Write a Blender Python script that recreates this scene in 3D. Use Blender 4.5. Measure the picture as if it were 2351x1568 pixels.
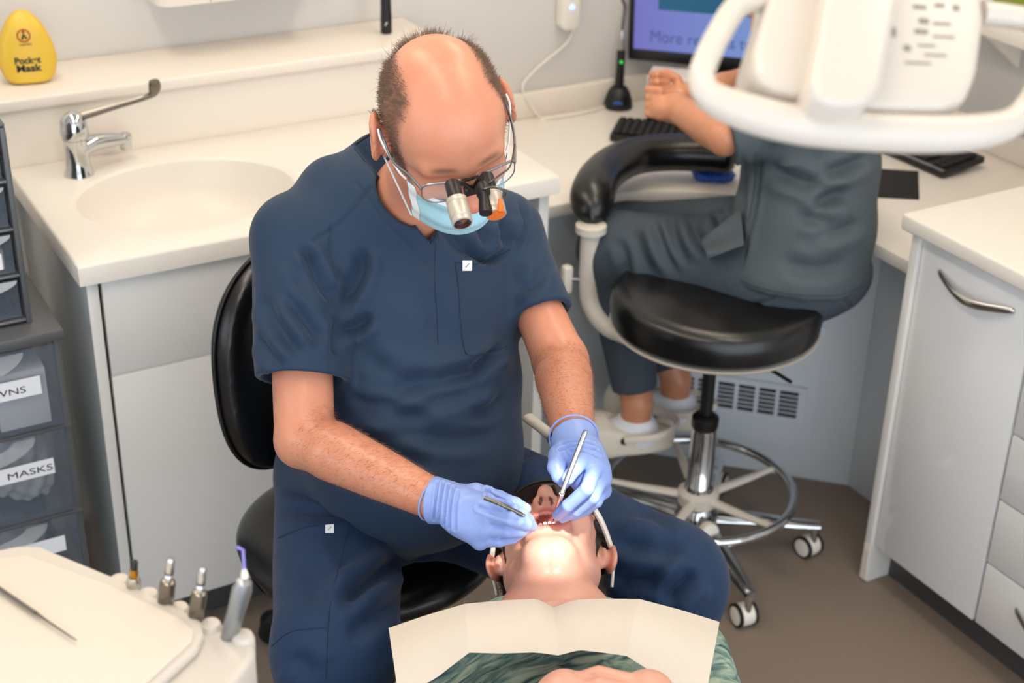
import bpy, bmesh, math, random
import numpy as np
from mathutils import Vector, Matrix
random.seed(7); rng = np.random.default_rng(7)
for o in list(bpy.data.objects): bpy.data.objects.remove(o)
SC = bpy.context.scene
COL = SC.collection

# ------------------------------------------------------------------ camera
W_, H_, FPX = 2351., 1568., 3470.
PIT, YAW, ROL = math.radians(27.6), math.radians(30.0), math.radians(1.35)
CAM = np.array([0., 0., 2.053])
_f = np.array([math.sin(YAW)*math.cos(PIT), math.cos(YAW)*math.cos(PIT), -math.sin(PIT)])
_r0 = np.array([math.cos(YAW), -math.sin(YAW), 0.]); _u0 = np.cross(_r0, _f)
CR = math.cos(ROL)*_r0+math.sin(ROL)*_u0
CU = -math.sin(ROL)*_r0+math.cos(ROL)*_u0
CF = _f
cd = bpy.data.cameras.new('camera'); cam = bpy.data.objects.new('camera', cd); COL.objects.link(cam)
cd.sensor_width = 36; cd.lens = FPX/W_*36; cd.clip_start = .05; cd.clip_end = 50
cam.matrix_world = Matrix(((CR[0], CU[0], -CF[0], CAM[0]), (CR[1], CU[1], -CF[1], CAM[1]), (CR[2], CU[2], -CF[2], CAM[2]), (0, 0, 0, 1)))
cd.dof.use_dof = True; cd.dof.focus_distance = 2.17; cd.dof.aperture_fstop = 4.2
SC.camera = cam

def ray(x, y): return CF*FPX+CR*(x-W_/2)-CU*(y-H_/2)
def at(x, y, d): return CAM+ray(x, y)/FPX*d                 # pixel direction, distance d along the view axis
def onz(x, y, z): q = ray(x, y); return CAM+q*((z-CAM[2])/q[2])   # pixel on a horizontal surface
def ony(x, y, Y): q = ray(x, y); return CAM+q*(Y/q[1])      # pixel on a surface parallel to the back wall
def onx(x, y, X): q = ray(x, y); return CAM+q*(X/q[0])
def onplane(x, y, p0, n): q = ray(x, y); return CAM+q*(np.dot(np.asarray(p0)-CAM, n)/np.dot(q, n))
def pix(P):
    q = np.asarray(P)-CAM; z = q@CF
    return np.stack([W_/2+FPX*(q@CR)/z, H_/2-FPX*(q@CU)/z, z], -1)

# ------------------------------------------------------------------ light
SC.view_settings.view_transform = 'Standard'; SC.view_settings.look = 'None'
SC.view_settings.gamma = 1; SC.view_settings.use_curve_mapping = False
SC.view_settings.exposure = -0.06
wd = bpy.data.worlds.new('world'); SC.world = wd; wd.use_nodes = True
wd.node_tree.nodes['Background'].inputs[0].default_value = (.85, .92, 1.0, 1)
wd.node_tree.nodes['Background'].inputs[1].default_value = 3.0
def area(name, loc, size, power, color, rz=0, spread=180):
    l = bpy.data.lights.new(name, 'AREA'); l.shape = 'RECTANGLE'; l.size, l.size_y = size; l.energy = power; l.color = color
    l.spread = math.radians(spread)
    o = bpy.data.objects.new(name, l); COL.objects.link(o); o.location = loc; o.rotation_euler = (0, 0, rz); return o
WARM = (1.0, .86, .69)
CEIL_Z = 2.62
PANELS = [(.45, 1.25, .0), (1.65, 1.25, .0), (.45, 2.6, .0), (1.95, 2.55, .0)]
for i, (x, y, rz) in enumerate(PANELS):
    area('ceiling_lamp_light', (x, y, CEIL_Z-.045), (.24, 1.15), 8.0, WARM, rz)

# ------------------------------------------------------------------ materials
def lin(c):
    if isinstance(c, str): c = tuple(int(c[i:i+2], 16)/255 for i in (0, 2, 4))
    return tuple((v/12.92 if v <= .04045 else ((v+.055)/1.055)**2.4) for v in c)+(1,)
MATS = {}
def mat(name, col, rough=.5, metal=0., noise=0., nscale=40., bump=0., bscale=200., alpha=1., trans=0., sss=0., emit=None, estr=0., coat=0., spec=.5, sheen=0.):
    if name in MATS: return MATS[name]
    m = bpy.data.materials.new(name); m.use_nodes = True; nt = m.node_tree; b = nt.nodes['Principled BSDF']
    c = lin(col); b.inputs['Base Color'].default_value = c
    b.inputs['Roughness'].default_value = rough; b.inputs['Metallic'].default_value = metal
    b.inputs['Specular IOR Level'].default_value = spec
    b.inputs['Coat Weight'].default_value = coat
    if sheen: b.inputs['Sheen Weight'].default_value = sheen; b.inputs['Sheen Roughness'].default_value = .4
    if sss:
        b.inputs['Subsurface Weight'].default_value = sss; b.inputs['Subsurface Radius'].default_value = (.012, .005, .003); b.inputs['Subsurface Scale'].default_value = .6
    b.inputs['Alpha'].default_value = alpha; b.inputs['Transmission Weight'].default_value = trans
    if emit is not None:
        b.inputs['Emission Color'].default_value = lin(emit); b.inputs['Emission Strength'].default_value = estr
    if noise or bump:
        tc = nt.nodes.new('ShaderNodeTexCoord')
    if noise:
        n = nt.nodes.new('ShaderNodeTexNoise'); n.inputs['Scale'].default_value = nscale; n.inputs['Detail'].default_value = 5
        nt.links.new(tc.outputs['Object'], n.inputs['Vector'])
        mx = nt.nodes.new('ShaderNodeMix'); mx.data_type = 'RGBA'
        mx.inputs['A'].default_value = tuple(v*(1-noise) for v in c[:3])+(1,); mx.inputs['B'].default_value = tuple(min(1, v*(1+noise)) for v in c[:3])+(1,)
        nt.links.new(n.outputs['Fac'], mx.inputs['Factor']); nt.links.new(mx.outputs['Result'], b.inputs['Base Color'])
    if bump:
        n2 = nt.nodes.new('ShaderNodeTexNoise'); n2.inputs['Scale'].default_value = bscale; n2.inputs['Detail'].default_value = 3
        nt.links.new(tc.outputs['Object'], n2.inputs['Vector'])
        bp = nt.nodes.new('ShaderNodeBump'); bp.inputs['Strength'].default_value = bump; bp.inputs['Distance'].default_value = .002
        nt.links.new(n2.outputs['Fac'], bp.inputs['Height']); nt.links.new(bp.outputs['Normal'], b.inputs['Normal'])
    MATS[name] = m; return m
mat('loupe_grey', 'c4bbae', .38, metal=.35)
mat('wall_paint', 'd6d3cf', .75, noise=.02, nscale=3, bump=.05, bscale=300)
mat('worktop', 'eae4db', .35, noise=.025, nscale=180, spec=.45)
mat('ledge_white', 'e9e1d6', .45)
mat('cabinet_white', 'e2e0db', .28, spec=.5, noise=.008, nscale=6)
mat('cabinet_gloss', 'e4e5e6', .12, spec=.55)
mat('cabinet_side_shaded', 'b4baba', .12, spec=.6)  # white side panel in shadow: the shade is mixed into this grey
mat('edge_grey', '8f9090', .5)
mat('plinth', '4a4a4b', .5)
mat('desk_panel', 'dfe6ec', .25)
mat('floor_vinyl', '84766a', .55, noise=.10, nscale=260, bump=.10, bscale=420, spec=.35)
mat('ceiling_paint', 'e6e3de', .85)
mat('black_vinyl', '0f0f10', .28, bump=.15, bscale=260, spec=.55)
mat('black_plastic', '101012', .42, spec=.5)
mat('black_rubber', '161617', .7)
mat('grey_plastic', '3f4246', .45)
mat('white_plastic', 'ece6db', .35)
mat('cream_paint', 'd9d2c6', .4)
mat('lamp_white', 'd4cbc0', .32)
mat('chrome', 'cfd2d4', .08, metal=1)
mat('steel', 'c3c0ba', .22, metal=1)
mat('dark_steel', '807b73', .25, metal=1)
mat('satin_grey', '9b9ea2', .35, metal=.8)
mat('scrub_navy', '243850', .72, noise=.06, nscale=900, bump=.22, bscale=1500, sheen=.12, spec=.3)
mat('trouser_navy', '1c3454', .72, noise=.06, nscale=900, bump=.22, bscale=1500, sheen=.1, spec=.3)
mat('seam_navy', '16273f', .8)
mat('scrub_grey', '4d575c', .75, noise=.05, nscale=700, bump=.2, bscale=1300, spec=.3)
mat('trouser_grey', '404a53', .75, noise=.05, nscale=700, bump=.2, bscale=1300, spec=.3)
mat('glove', '8ea6e2', .38, noise=.05, nscale=60, bump=.12, bscale=160, sss=.15, spec=.45)
mat('mask_blue', 'a9d6e2', .8, noise=.03, nscale=500, bump=.2, bscale=900)
mat('mask_white', 'eef0ef', .8)
mat('bib_paper', 'd8cec0', .85, noise=.02, nscale=30, bump=.3, bscale=700)
mat('paper_white', 'eef0f4', .8)
mat('ink', '1c1c20', .7)
mat('yellow_plastic', 'e2bb3c', .38)
mat('red_ink', 'b3322c', .6)
mat('pink_card', 'dcb2d2', .7)
mat('purple_card', '9d3a92', .6)
mat('blue_rubber', '2f5fc0', .55, bump=.3, bscale=90)
mat('clog', 'e6ddcc', .5)
mat('sock', 'eaecf0', .9, bump=.3, bscale=900)
mat('teeth', 'f6eee2', .25)
mat('tray_mat', 'e0d5c6', .6)
mat('smoke_plastic', '75818f', .15, alpha=.26, spec=.5)
mat('clear_plastic', 'c9ced2', .25, alpha=.35)
mat('tower_frame', '5b5d60', .4)
mat('card_box', 'e0d6cb', .7)
mat('lens_dark', '2a1a12', .06, alpha=.8, spec=.6)
mat('lens_clear', 'dfe8ea', .03, alpha=.12, spec=.6)
mat('orange_glow', 'e8701c', .4)
mat('green_led', '2fd04a', .4, emit='2fd04a', estr=.8)
mat('blue_led', '9fc0ff', .4, emit='8fb8ff', estr=2.0)
mat('screen_dark', '1b4a66', .3, emit='1b4a66', estr=.8)
mat('violet_tip', '8f86d8', .35)
mat('gold', 'b98a3a', .25, metal=1)
mat('lamp_face', 'f8f8ff', .2, emit='ffffff', estr=3)
mat('ceiling_diffuser', 'ffffff', .5, emit='fff0dc', estr=2.2)
mat('navy_shadow', '10151f', .8)

def skin_mat(name, base, red, vein=.0, stub='4a382c'):
    m = bpy.data.materials.new(name); m.use_nodes = True; nt = m.node_tree; b = nt.nodes['Principled BSDF']
    tc = nt.nodes.new('ShaderNodeTexCoord')
    n = nt.nodes.new('ShaderNodeTexNoise'); n.inputs['Scale'].default_value = 22; n.inputs['Detail'].default_value = 6
    nt.links.new(tc.outputs['Object'], n.inputs['Vector'])
    mx = nt.nodes.new('ShaderNodeMix'); mx.data_type = 'RGBA'; mx.inputs['A'].default_value = lin(base); mx.inputs['B'].default_value = lin(red)
    nt.links.new(n.outputs['Fac'], mx.inputs['Factor'])
    a = nt.nodes.new('ShaderNodeAttribute'); a.attribute_name = 'tint'       # real colour differences: lips, stubble, brows; also the painted nostril shade
    m2 = nt.nodes.new('ShaderNodeMix'); m2.data_type = 'RGBA'
    nt.links.new(mx.outputs['Result'], m2.inputs['A']); nt.links.new(a.outputs['Color'], m2.inputs['B']); nt.links.new(a.outputs['Alpha'], m2.inputs['Factor'])
    nt.links.new(m2.outputs['Result'], b.inputs['Base Color'])
    b.inputs['Roughness'].default_value = .33; b.inputs['Specular IOR Level'].default_value = .45
    b.inputs['Subsurface Weight'].default_value = .35; b.inputs['Subsurface Radius'].default_value = (.014, .005, .003); b.inputs['Subsurface Scale'].default_value = .5
    n2 = nt.nodes.new('ShaderNodeTexNoise'); n2.inputs['Scale'].default_value = 340; n2.inputs['Detail'].default_value = 3
    nt.links.new(tc.outputs['Object'], n2.inputs['Vector'])
    bp = nt.nodes.new('ShaderNodeBump'); bp.inputs['Strength'].default_value = .15; bp.inputs['Distance'].default_value = .0015
    nt.links.new(n2.outputs['Fac'], bp.inputs['Height']); nt.links.new(bp.outputs['Normal'], b.inputs['Normal'])
    MATS[name] = m
skin_mat('skin_dentist', 'dfa283', 'd08468')
skin_mat('skin_patient', 'dfae98', 'd2907c')
skin_mat('skin_assistant', 'd59a78', 'c27f5c')

# ------------------------------------------------------------------ mesh helpers
class G:
    """verts + faces in world space"""
    def __init__(s): s.v = []; s.f = []
    def add(s, v, f):
        n = len(s.v); s.v += [tuple(map(float, p)) for p in v]; s.f += [tuple(i+n for i in q) for q in f]; return s
    def bm(s, b, M=None):
        b.verts.ensure_lookup_table(); b.verts.index_update()
        s.add([(M@v.co if M else v.co) for v in b.verts], [[v.index for v in f.verts] for f in b.faces]); b.free(); return s
    def box(s, lo, hi, bev=.0015, seg=2, M=None):
        b = bmesh.new(); bmesh.ops.create_cube(b, size=1)
        lo = Vector(lo); hi = Vector(hi)
        for v in b.verts: v.co = Vector([(lo[i]+hi[i])/2+v.co[i]*(hi[i]-lo[i]) for i in range(3)])
        if bev: bmesh.ops.bevel(b, geom=b.edges[:], offset=min(bev, .49*min(hi-lo)), segments=seg, affect='EDGES', profile=.5)
        return s.bm(b, M)
    def tube(s, pts, rad, n=12, cap=True, up=None, flat=1., closed=False):
        """swept tube; rad scalar or per point; flat squashes the section along 'up'"""
        P = [np.asarray(p, float) for p in pts]; m = len(P); R = [rad]*m if np.isscalar(rad) else list(rad)
        prev = None; v = []
        for i in range(m):
            if closed: t = P[(i+1) % m]-P[i-1]
            else: t = P[min(i+1, m-1)]-P[max(i-1, 0)]
            t = t/np.linalg.norm(t)
            a = np.asarray(up, float) if up is not None else (prev if prev is not None else (np.array([0, 0, 1.]) if abs(t[2]) < .9 else np.array([1., 0, 0])))
            a = a-t*(a@t); a /= np.linalg.norm(a); prev = a; c = np.cross(t, a)
            for k in range(n):
                th = 2*math.pi*k/n; v.append(P[i]+R[i]*(math.cos(th)*c+flat*math.sin(th)*a))
        f = [(i*n+k, i*n+(k+1) % n, ((i+1) % m)*n+(k+1) % n, ((i+1) % m)*n+k) for i in range(m if closed else m-1) for k in range(n)]
        if cap and not closed: f += [tuple(range(n))[::-1], tuple((m-1)*n+k for k in range(n))]
        return s.add(v, f)
    def lathe(s, prof, origin=(0, 0, 0), axis=(0, 0, 1), n=32, sx=1., sy=1.):
        """prof: (radius, height) from bottom to top"""
        ax = np.asarray(axis, float); ax /= np.linalg.norm(ax); o = np.asarray(origin, float)
        a = np.cross(ax, [0, 1, 0] if abs(ax[1]) < .9 else [1, 0, 0]); a /= np.linalg.norm(a); c = np.cross(ax, a)
        v = []; f = []; m = len(prof)
        for (rr, h) in prof:
            for k in range(n):
                th = 2*math.pi*k/n; v.append(o+ax*h+rr*(sx*math.cos(th)*a+sy*math.sin(th)*c))
        f = [(i*n+k, i*n+(k+1) % n, (i+1)*n+(k+1) % n, (i+1)*n+k) for i in range(m-1) for k in range(n)]
        f += [tuple(range(n))[::-1], tuple((m-1)*n+k for k in range(n))]
        return s.add(v, f)
    def prism(s, poly, ext, bev=0., seg=2):
        """poly: 3D points of a planar outline, ext: extrusion vector"""
        b = bmesh.new(); e = Vector(ext)
        f1 = b.faces.new([b.verts.new(Vector(p)) for p in poly])
        rr = bmesh.ops.extrude_face_region(b, geom=[f1])
        for q in rr['geom']:
            if isinstance(q, bmesh.types.BMVert): q.co += e
        bmesh.ops.recalc_face_normals(b, faces=b.faces[:])
        if bev: bmesh.ops.bevel(b, geom=b.edges[:], offset=bev, segments=seg, affect='EDGES', profile=.5, clamp_overlap=True)
        return s.bm(b)
    def grid(s, fn, nu, nv, closed_u=False):
        v = [fn(i/(nu if closed_u else nu-1), j/(nv-1)) for j in range(nv) for i in range(nu)]
        f = [(j*nu+i, j*nu+(i+1) % nu, (j+1)*nu+(i+1) % nu, (j+1)*nu+i) for j in range(nv-1) for i in range(nu if closed_u else nu-1)]
        return s.add(v, f)

def wloc(o):
    p = np.zeros(3)
    while o is not None: p = p+np.array(o.location); o = o.parent
    return p
def thing(name, label, cat, loc=(0, 0, 0), group=None):
    o = bpy.data.objects.new(name, None); COL.objects.link(o); o.location = tuple(map(float, loc)); o.empty_display_size = .05
    o['label'] = label; o['category'] = cat
    if group: o['group'] = group
    return o
def tag(o, label, cat, group=None):
    o['label'] = label; o['category'] = cat
    if group: o['group'] = group
    return o
def obj(name, g, m, parent=None, smooth=True, label=None, sharp=40):
    me = bpy.data.meshes.new(name)
    off = wloc(parent) if parent is not None else np.zeros(3)
    if isinstance(g, G): V = np.array(g.v, float).reshape(-1, 3); Fc = g.f
    else: V, Fc = g; V = np.asarray(V, float)
    org = np.zeros(3)
    if parent is None: org = np.array([V[:, 0].mean(), V[:, 1].mean(), V[:, 2].min()])
    me.from_pydata((V-off-org).tolist(), [], Fc if isinstance(Fc, list) else Fc.tolist())
    me.validate(); me.update()
    me.materials.append(MATS[m] if isinstance(m, str) else m)
    if smooth:
        me.polygons.foreach_set('use_smooth', [True]*len(me.polygons))
        if sharp < 180: me.set_sharp_from_angle(angle=math.radians(sharp))
    o = bpy.data.objects.new(name, me); COL.objects.link(o); o.location = tuple(org)
    if parent is not None: o.parent = parent
    if label: o['label'] = label
    return o
def struct(name, g, m, label=None, **k):
    o = obj(name, g, m, **k); o['kind'] = 'structure'; return o
def text_mesh(s, size, width=None, bold=0., font_space=1.):
    """lettering as a mesh (V, F) in the XY plane, left-bottom at origin"""
    cu = bpy.data.curves.new('lettering', 'FONT'); cu.body = s; cu.size = size; cu.extrude = 0; cu.offset = bold; cu.space_character = font_space
    to = bpy.data.objects.new('lettering', cu); COL.objects.link(to)
    dg = bpy.context.evaluated_depsgraph_get(); me = to.evaluated_get(dg).to_mesh()
    V = np.array([v.co[:] for v in me.vertices]); Fc = [tuple(p.vertices) for p in me.polygons]
    to.evaluated_get(dg).to_mesh_clear(); bpy.data.objects.remove(to); bpy.data.curves.remove(cu)
    V = V-np.array([V[:, 0].min(), V[:, 1].min(), 0])
    if width: V[:, 0] *= width/V[:, 0].max()
    return V, Fc
def put_text(name, s, size, o, ex, ey, m, parent, width=None, bold=0., thick=.0004):
    V, Fc = text_mesh(s, size, width, bold)
    ex = np.asarray(ex, float); ey = np.asarray(ey, float); n = np.cross(ex, ey); n /= np.linalg.norm(n)
    P = np.asarray(o)+V[:, :1]*ex+V[:, 1:2]*ey
    k = len(P); g = G(); g.add(np.vstack([P+n*thick, P]), [f for f in Fc]+[tuple(i+k for i in f[::-1]) for f in Fc])
    return obj(name, g, m, parent, smooth=False)
def bez(pts, n=8):
    """Catmull-Rom through points"""
    P = [np.asarray(p, float) for p in pts]; P = [2*P[0]-P[1]]+P+[2*P[-1]-P[-2]]; out = []
    for i in range(1, len(P)-2):
        for k in range(n):
            t = k/n; out.append(.5*((2*P[i])+(-P[i-1]+P[i+1])*t+(2*P[i-1]-5*P[i]+4*P[i+1]-P[i+2])*t*t+(-P[i-1]+3*P[i]-3*P[i+1]+P[i+2])*t**3))
    out.append(P[-2]); return out
def rrect(cx, cy, w, h, r, n=6):
    o = []
    for (sx, sy, a0) in ((1, 1, 0), (-1, 1, 90), (-1, -1, 180), (1, -1, 270)):
        for k in range(n+1):
            a = math.radians(a0+90*k/n); o.append((cx+sx*(w/2-r)+r*math.cos(a), cy+sy*(h/2-r)+r*math.sin(a)))
    return o

# ------------------------------------------------------------------ solid modelling of soft bodies: distance fields + surface nets
def smin(a, b, k):
    if k <= 0: return np.minimum(a, b)
    h = np.clip(.5+.5*(b-a)/k, 0, 1); return b*(1-h)+a*h-k*h*(1-h)
def smax(a, b, k): return -smin(-a, -b, k)
def rcone(p, a, b, ra, rb):
    a = np.asarray(a, float); b = np.asarray(b, float); ba = b-a; L2 = ba@ba
    t = np.clip(((p-a)@ba)/L2, 0, 1); q = p-a-t[:, None]*ba
    return np.sqrt((q*q).sum(1))-(ra+(rb-ra)*t)
def chain(p, pts, rad, k=.0):
    d = None
    for i in range(len(pts)-1):
        e = rcone(p, pts[i], pts[i+1], rad[i], rad[i+1]); d = e if d is None else smin(d, e, k)
    return d
def ell(p, c, r, A=None):
    q = p-np.asarray(c, float)
    if A is not None: q = q@np.asarray(A, float).T
    r = np.asarray(r, float); k0 = np.sqrt(((q/r)**2).sum(1)); k1 = np.sqrt(((q/(r*r))**2).sum(1))+1e-9
    return k0*(k0-1)/k1
def sweep(p, pts, rx, ry, lat):
    """elliptical sections along a polyline; lat: lateral axis per point; rx along lat, ry across"""
    best = None
    for i in range(len(pts)-1):
        a = np.asarray(pts[i], float); b = np.asarray(pts[i+1], float); ba = b-a; L = np.linalg.norm(ba); t = np.clip(((p-a)@ba)/(L*L), 0, 1)
        l = np.asarray(lat[i], float)*(1-t)[:, None]+np.asarray(lat[i+1], float)*t[:, None]
        ax = ba/L; l = l-(l@ax)[:, None]*ax; l /= np.linalg.norm(l, axis=1)[:, None]
        q = p-a-t[:, None]*ba; ql = (q*l).sum(1); qa = q@ax; qc2 = np.maximum((q*q).sum(1)-ql**2-qa**2, 0)
        RX = rx[i]*(1-t)+rx[i+1]*t; RY = ry[i]*(1-t)+ry[i+1]*t
        s = np.sqrt((ql/RX)**2+qc2/RY**2+(qa/np.minimum(RX, RY))**2); d = (s-1)*np.minimum(RX, RY)
        best = d if best is None else smin(best, d, .02)
    return best
def near(p, c, r, fn):
    """evaluate fn only near a sphere; elsewhere the distance to the sphere is enough"""
    dd = np.sqrt(((p-np.asarray(c))**2).sum(1))-r; k = dd < .03; out = np.maximum(dd, .02)
    if k.any(): out[k] = fn(p[k])
    return out
def polydist(px, poly):
    """signed distance in pixels to a polygon (negative inside)"""
    poly = np.asarray(poly, float); d = np.full(len(px), 1e9); ins = np.zeros(len(px), bool); n = len(poly)
    for i in range(n):
        a = poly[i]; b = poly[(i+1) % n]; e = b-a; w = px-a; t = np.clip((w@e)/(e@e), 0, 1); q = w-t[:, None]*e
        d = np.minimum(d, np.sqrt((q*q).sum(1)))
        c = (a[1] > px[:, 1]) != (b[1] > px[:, 1])
        ins ^= c & (px[:, 0] < (b[0]-a[0])*(px[:, 1]-a[1])/(b[1]-a[1]+1e-12)+a[0])
    return np.where(ins, -d, d)
def linedist(px, pts):
    d = np.full(len(px), 1e9)
    for i in range(len(pts)-1):
        a = np.asarray(pts[i], float); b = np.asarray(pts[i+1], float); e = b-a; w = px-a; t = np.clip((w@e)/(e@e+1e-12), 0, 1); q = w-t[:, None]*e
        d = np.minimum(d, np.sqrt((q*q).sum(1)))
    return d
def surf(fn, lo, hi, h, margin=1.6):
    B = 8
    lo = np.asarray(lo, float); hi = np.asarray(hi, float)
    m = np.ceil((hi-lo)/(h*B)).astype(int)+1
    bi = np.stack(np.meshgrid(*[np.arange(k) for k in m], indexing='ij'), -1).reshape(-1, 3)
    dc = fn(lo+(bi*B+(B-1)/2)*h)
    act = np.abs(dc) < B*h*.87*margin
    D = np.where(dc < 0, -1., 1.).astype(np.float32).reshape(m)
    D = np.broadcast_to(D[:, None, :, None, :, None], (m[0], B, m[1], B, m[2], B)).copy()
    loc = np.stack(np.meshgrid(*[np.arange(B)]*3, indexing='ij'), -1).reshape(-1, 3)
    ids = bi[act]
    for s in range(0, len(ids), 600):
        b = ids[s:s+600]; nodes = (b[:, None, :]*B+loc[None]).reshape(-1, 3)
        v = fn(lo+nodes*h).astype(np.float32).reshape(len(b), B, B, B)
        D[b[:, 0], :, b[:, 1], :, b[:, 2], :] = v
    D = D.reshape(m*B)
    neg = D < 0
    n0 = neg[:-1, :-1, :-1]; cnt = np.zeros(n0.shape, np.uint8)
    for dx in (0, 1):
        for dy in (0, 1):
            for dz in (0, 1):
                cnt += neg[dx:dx+n0.shape[0], dy:dy+n0.shape[1], dz:dz+n0.shape[2]]
    C = np.argwhere((cnt > 0) & (cnt < 8)); idx = -np.ones(n0.shape, np.int32); idx[tuple(C.T)] = np.arange(len(C))
    acc = np.zeros((len(C), 3)); num = np.zeros(len(C))
    cor = [(0, 0, 0), (1, 0, 0), (0, 1, 0), (1, 1, 0), (0, 0, 1), (1, 0, 1), (0, 1, 1), (1, 1, 1)]
    val = [D[C[:, 0]+c[0], C[:, 1]+c[1], C[:, 2]+c[2]] for c in cor]
    for i in range(8):
        for j in range(i+1, 8):
            if sum(abs(cor[i][k]-cor[j][k]) for k in range(3)) != 1: continue
            s = (val[i] < 0) != (val[j] < 0); t = np.where(s, val[i]/(val[i]-val[j]+1e-12), 0)
            q = np.asarray(cor[i], float)+t[:, None]*(np.asarray(cor[j], float)-np.asarray(cor[i], float))
            acc[s] += q[s]; num[s] += 1
    V = lo+(C+acc/num[:, None])*h
    F = []
    for ax in range(3):
        o1, o2 = [(1, 2), (2, 0), (0, 1)][ax]
        sl = [slice(None)]*3; s2 = [slice(None)]*3; sl[ax] = slice(0, -1); s2[ax] = slice(1, None)
        a = neg[tuple(sl)]; b = neg[tuple(s2)]; E = np.argwhere(a != b)
        E = E[(E[:, o1] > 0) & (E[:, o2] > 0) & (E[:, o1] < n0.shape[o1]) & (E[:, o2] < n0.shape[o2]) & (E[:, ax] < n0.shape[ax])]
        d1 = np.zeros(3, int); d1[o1] = 1; d2 = np.zeros(3, int); d2[o2] = 1
        q = np.stack([idx[tuple((E-d1-d2).T)], idx[tuple((E-d2).T)], idx[tuple(E.T)], idx[tuple((E-d1).T)]], 1)
        fl = a[tuple(E.T)]; q[~fl] = q[~fl][:, ::-1]; F.append(q[(q >= 0).all(1)])
    return V, np.vstack(F)
def normals(V, F):
    n = np.cross(V[F[:, 2]]-V[F[:, 0]], V[F[:, 3]]-V[F[:, 1]]); N = np.zeros_like(V)
    for k in range(4): np.add.at(N, F[:, k], n)
    return N/(np.linalg.norm(N, axis=1)[:, None]+1e-12)
def folds(V, F, strokes):
    """cloth folds: each stroke (pixel polyline, half-width m, depth m[, ridge]) presses a groove with soft ridges beside it into the near side"""
    N = normals(V, F); P = pix(V); view = CAM-V; view /= np.linalg.norm(view, axis=1)[:, None]
    face = np.clip(((N*view).sum(1)-.02)/.25, 0, 1); disp = np.zeros(len(V))
    for s in strokes:
        pts, w, a = s[:3]; rg = s[3] if len(s) > 3 else .6
        pts = np.array(pts, float)
        if len(pts) > 2: pts = np.array(bez(np.c_[pts, np.zeros(len(pts))], 6))[:, :2]
        seg = np.hypot(*np.diff(pts, axis=0).T); cum = np.r_[0, np.cumsum(seg)]; d = np.full(len(V), 1e9); tt = np.zeros(len(V))
        for i in range(len(pts)-1):
            e = pts[i+1]-pts[i]; w_ = P[:, :2]-pts[i]; t = np.clip((w_@e)/(e@e+1e-12), 0, 1); q = np.hypot(*(w_-t[:, None]*e).T)
            k = q < d; d[k] = q[k]; tt[k] = (cum[i]+t[k]*seg[i])/cum[-1]
        d = d*P[:, 2]/FPX
        t = np.clip(np.minimum(tt, 1-tt)/.3, 0, 1); fade = t*t*(3-2*t) if w > .003 else 1.     # folds die out towards both ends
        disp += 2.1*fade*a*(-np.exp(-(d/w)**2)+rg*np.exp(-((d-2.1*w)/(1.1*w))**2))
    return V+N*(disp*face)[:, None]
def relax(V, F, it=1, lam=.5):
    for _ in range(it):
        S = np.zeros_like(V); c = np.zeros(len(V))
        for k in range(4):
            a = F[:, k]; b = F[:, (k+1) % 4]
            np.add.at(S, a, V[b]); np.add.at(c, a, 1); np.add.at(S, b, V[a]); np.add.at(c, b, 1)
        V = V+lam*(S/np.maximum(c, 1)[:, None]-V)
    return V
def tint(o, rgba):
    at_ = o.data.color_attributes.new('tint', 'FLOAT_COLOR', 'POINT'); at_.data.foreach_set('color', np.asarray(rgba, np.float32).ravel())

# ================================================================== the room
YB, XR, XL, YF = 3.27, 2.84, -1.6, -1.6        # back wall, right wall, left wall, open side behind the photographer
struct('floor', G().box((XL-.1, YF-.1, -.06), (XR+.1, YB+.1, 0), 0), 'floor_vinyl')
struct('wall_back', G().box((XL-.1, YB+.003, -.06), (XR+.1, YB+.1, CEIL_Z), 0), 'wall_paint')
struct('wall_right', G().box((XR+.003, YF-.1, -.06), (XR+.1, YB, CEIL_Z), 0), 'wall_paint')
WY0, WY1, WZ0, WZ1 = -1.45, 2.35, .78, 2.30      # unseen window added in the left wall to bring in daylight
struct('wall_left', G().box((XL-.1, YF-.1, -.06), (XL, YB, WZ0), 0).box((XL-.1, YF-.1, WZ1), (XL, YB, CEIL_Z), 0).box((XL-.1, YF-.1, WZ0), (XL, WY0, WZ1), 0).box((XL-.1, WY1, WZ0), (XL, YB, WZ1), 0), 'wall_paint')
wn = struct('added_window_1', G().box((XL-.07, WY0, WZ0), (XL-.02, WY1, WZ0+.05), .002), 'white_plastic')
obj('window_frame', G().box((XL-.07, WY0, WZ1-.05), (XL-.02, WY1, WZ1), .002), 'white_plastic', wn)
for k in range(4):
    y = WY0+(WY1-WY0-.05)*k/3; obj('window_frame', G().box((XL-.07, y, WZ0+.05), (XL-.02, y+.05, WZ1-.05), .002), 'white_plastic', wn)
for k in range(3):
    y = WY0+(WY1-WY0-.05)*k/3+.05; obj('window_pane', G().box((XL-.05, y, WZ0+.05), (XL-.045, y+(WY1-WY0-.05)/3-.05, WZ1-.05), 0), 'lens_clear', wn)
struct('ceiling', G().box((XL-.1, YF-.1, CEIL_Z), (XR+.1, YB+.1, CEIL_Z+.1), 0), 'ceiling_paint')
for i, (x, y, rz) in enumerate(PANELS):
    lp = thing('ceiling_lamp', 'long white batten ceiling lamp with a glowing warm diffuser', 'lamp', (x, y, CEIL_Z), 'batten lamps on the ceiling')
    obj('housing', G().box((x-.15, y-.62, CEIL_Z-.03), (x+.15, y+.62, CEIL_Z), .004), 'white_plastic', lp)
    obj('diffuser', G().box((x-.13, y-.6, CEIL_Z-.04), (x+.13, y+.6, CEIL_Z-.0305), .003), 'ceiling_diffuser', lp)

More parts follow.
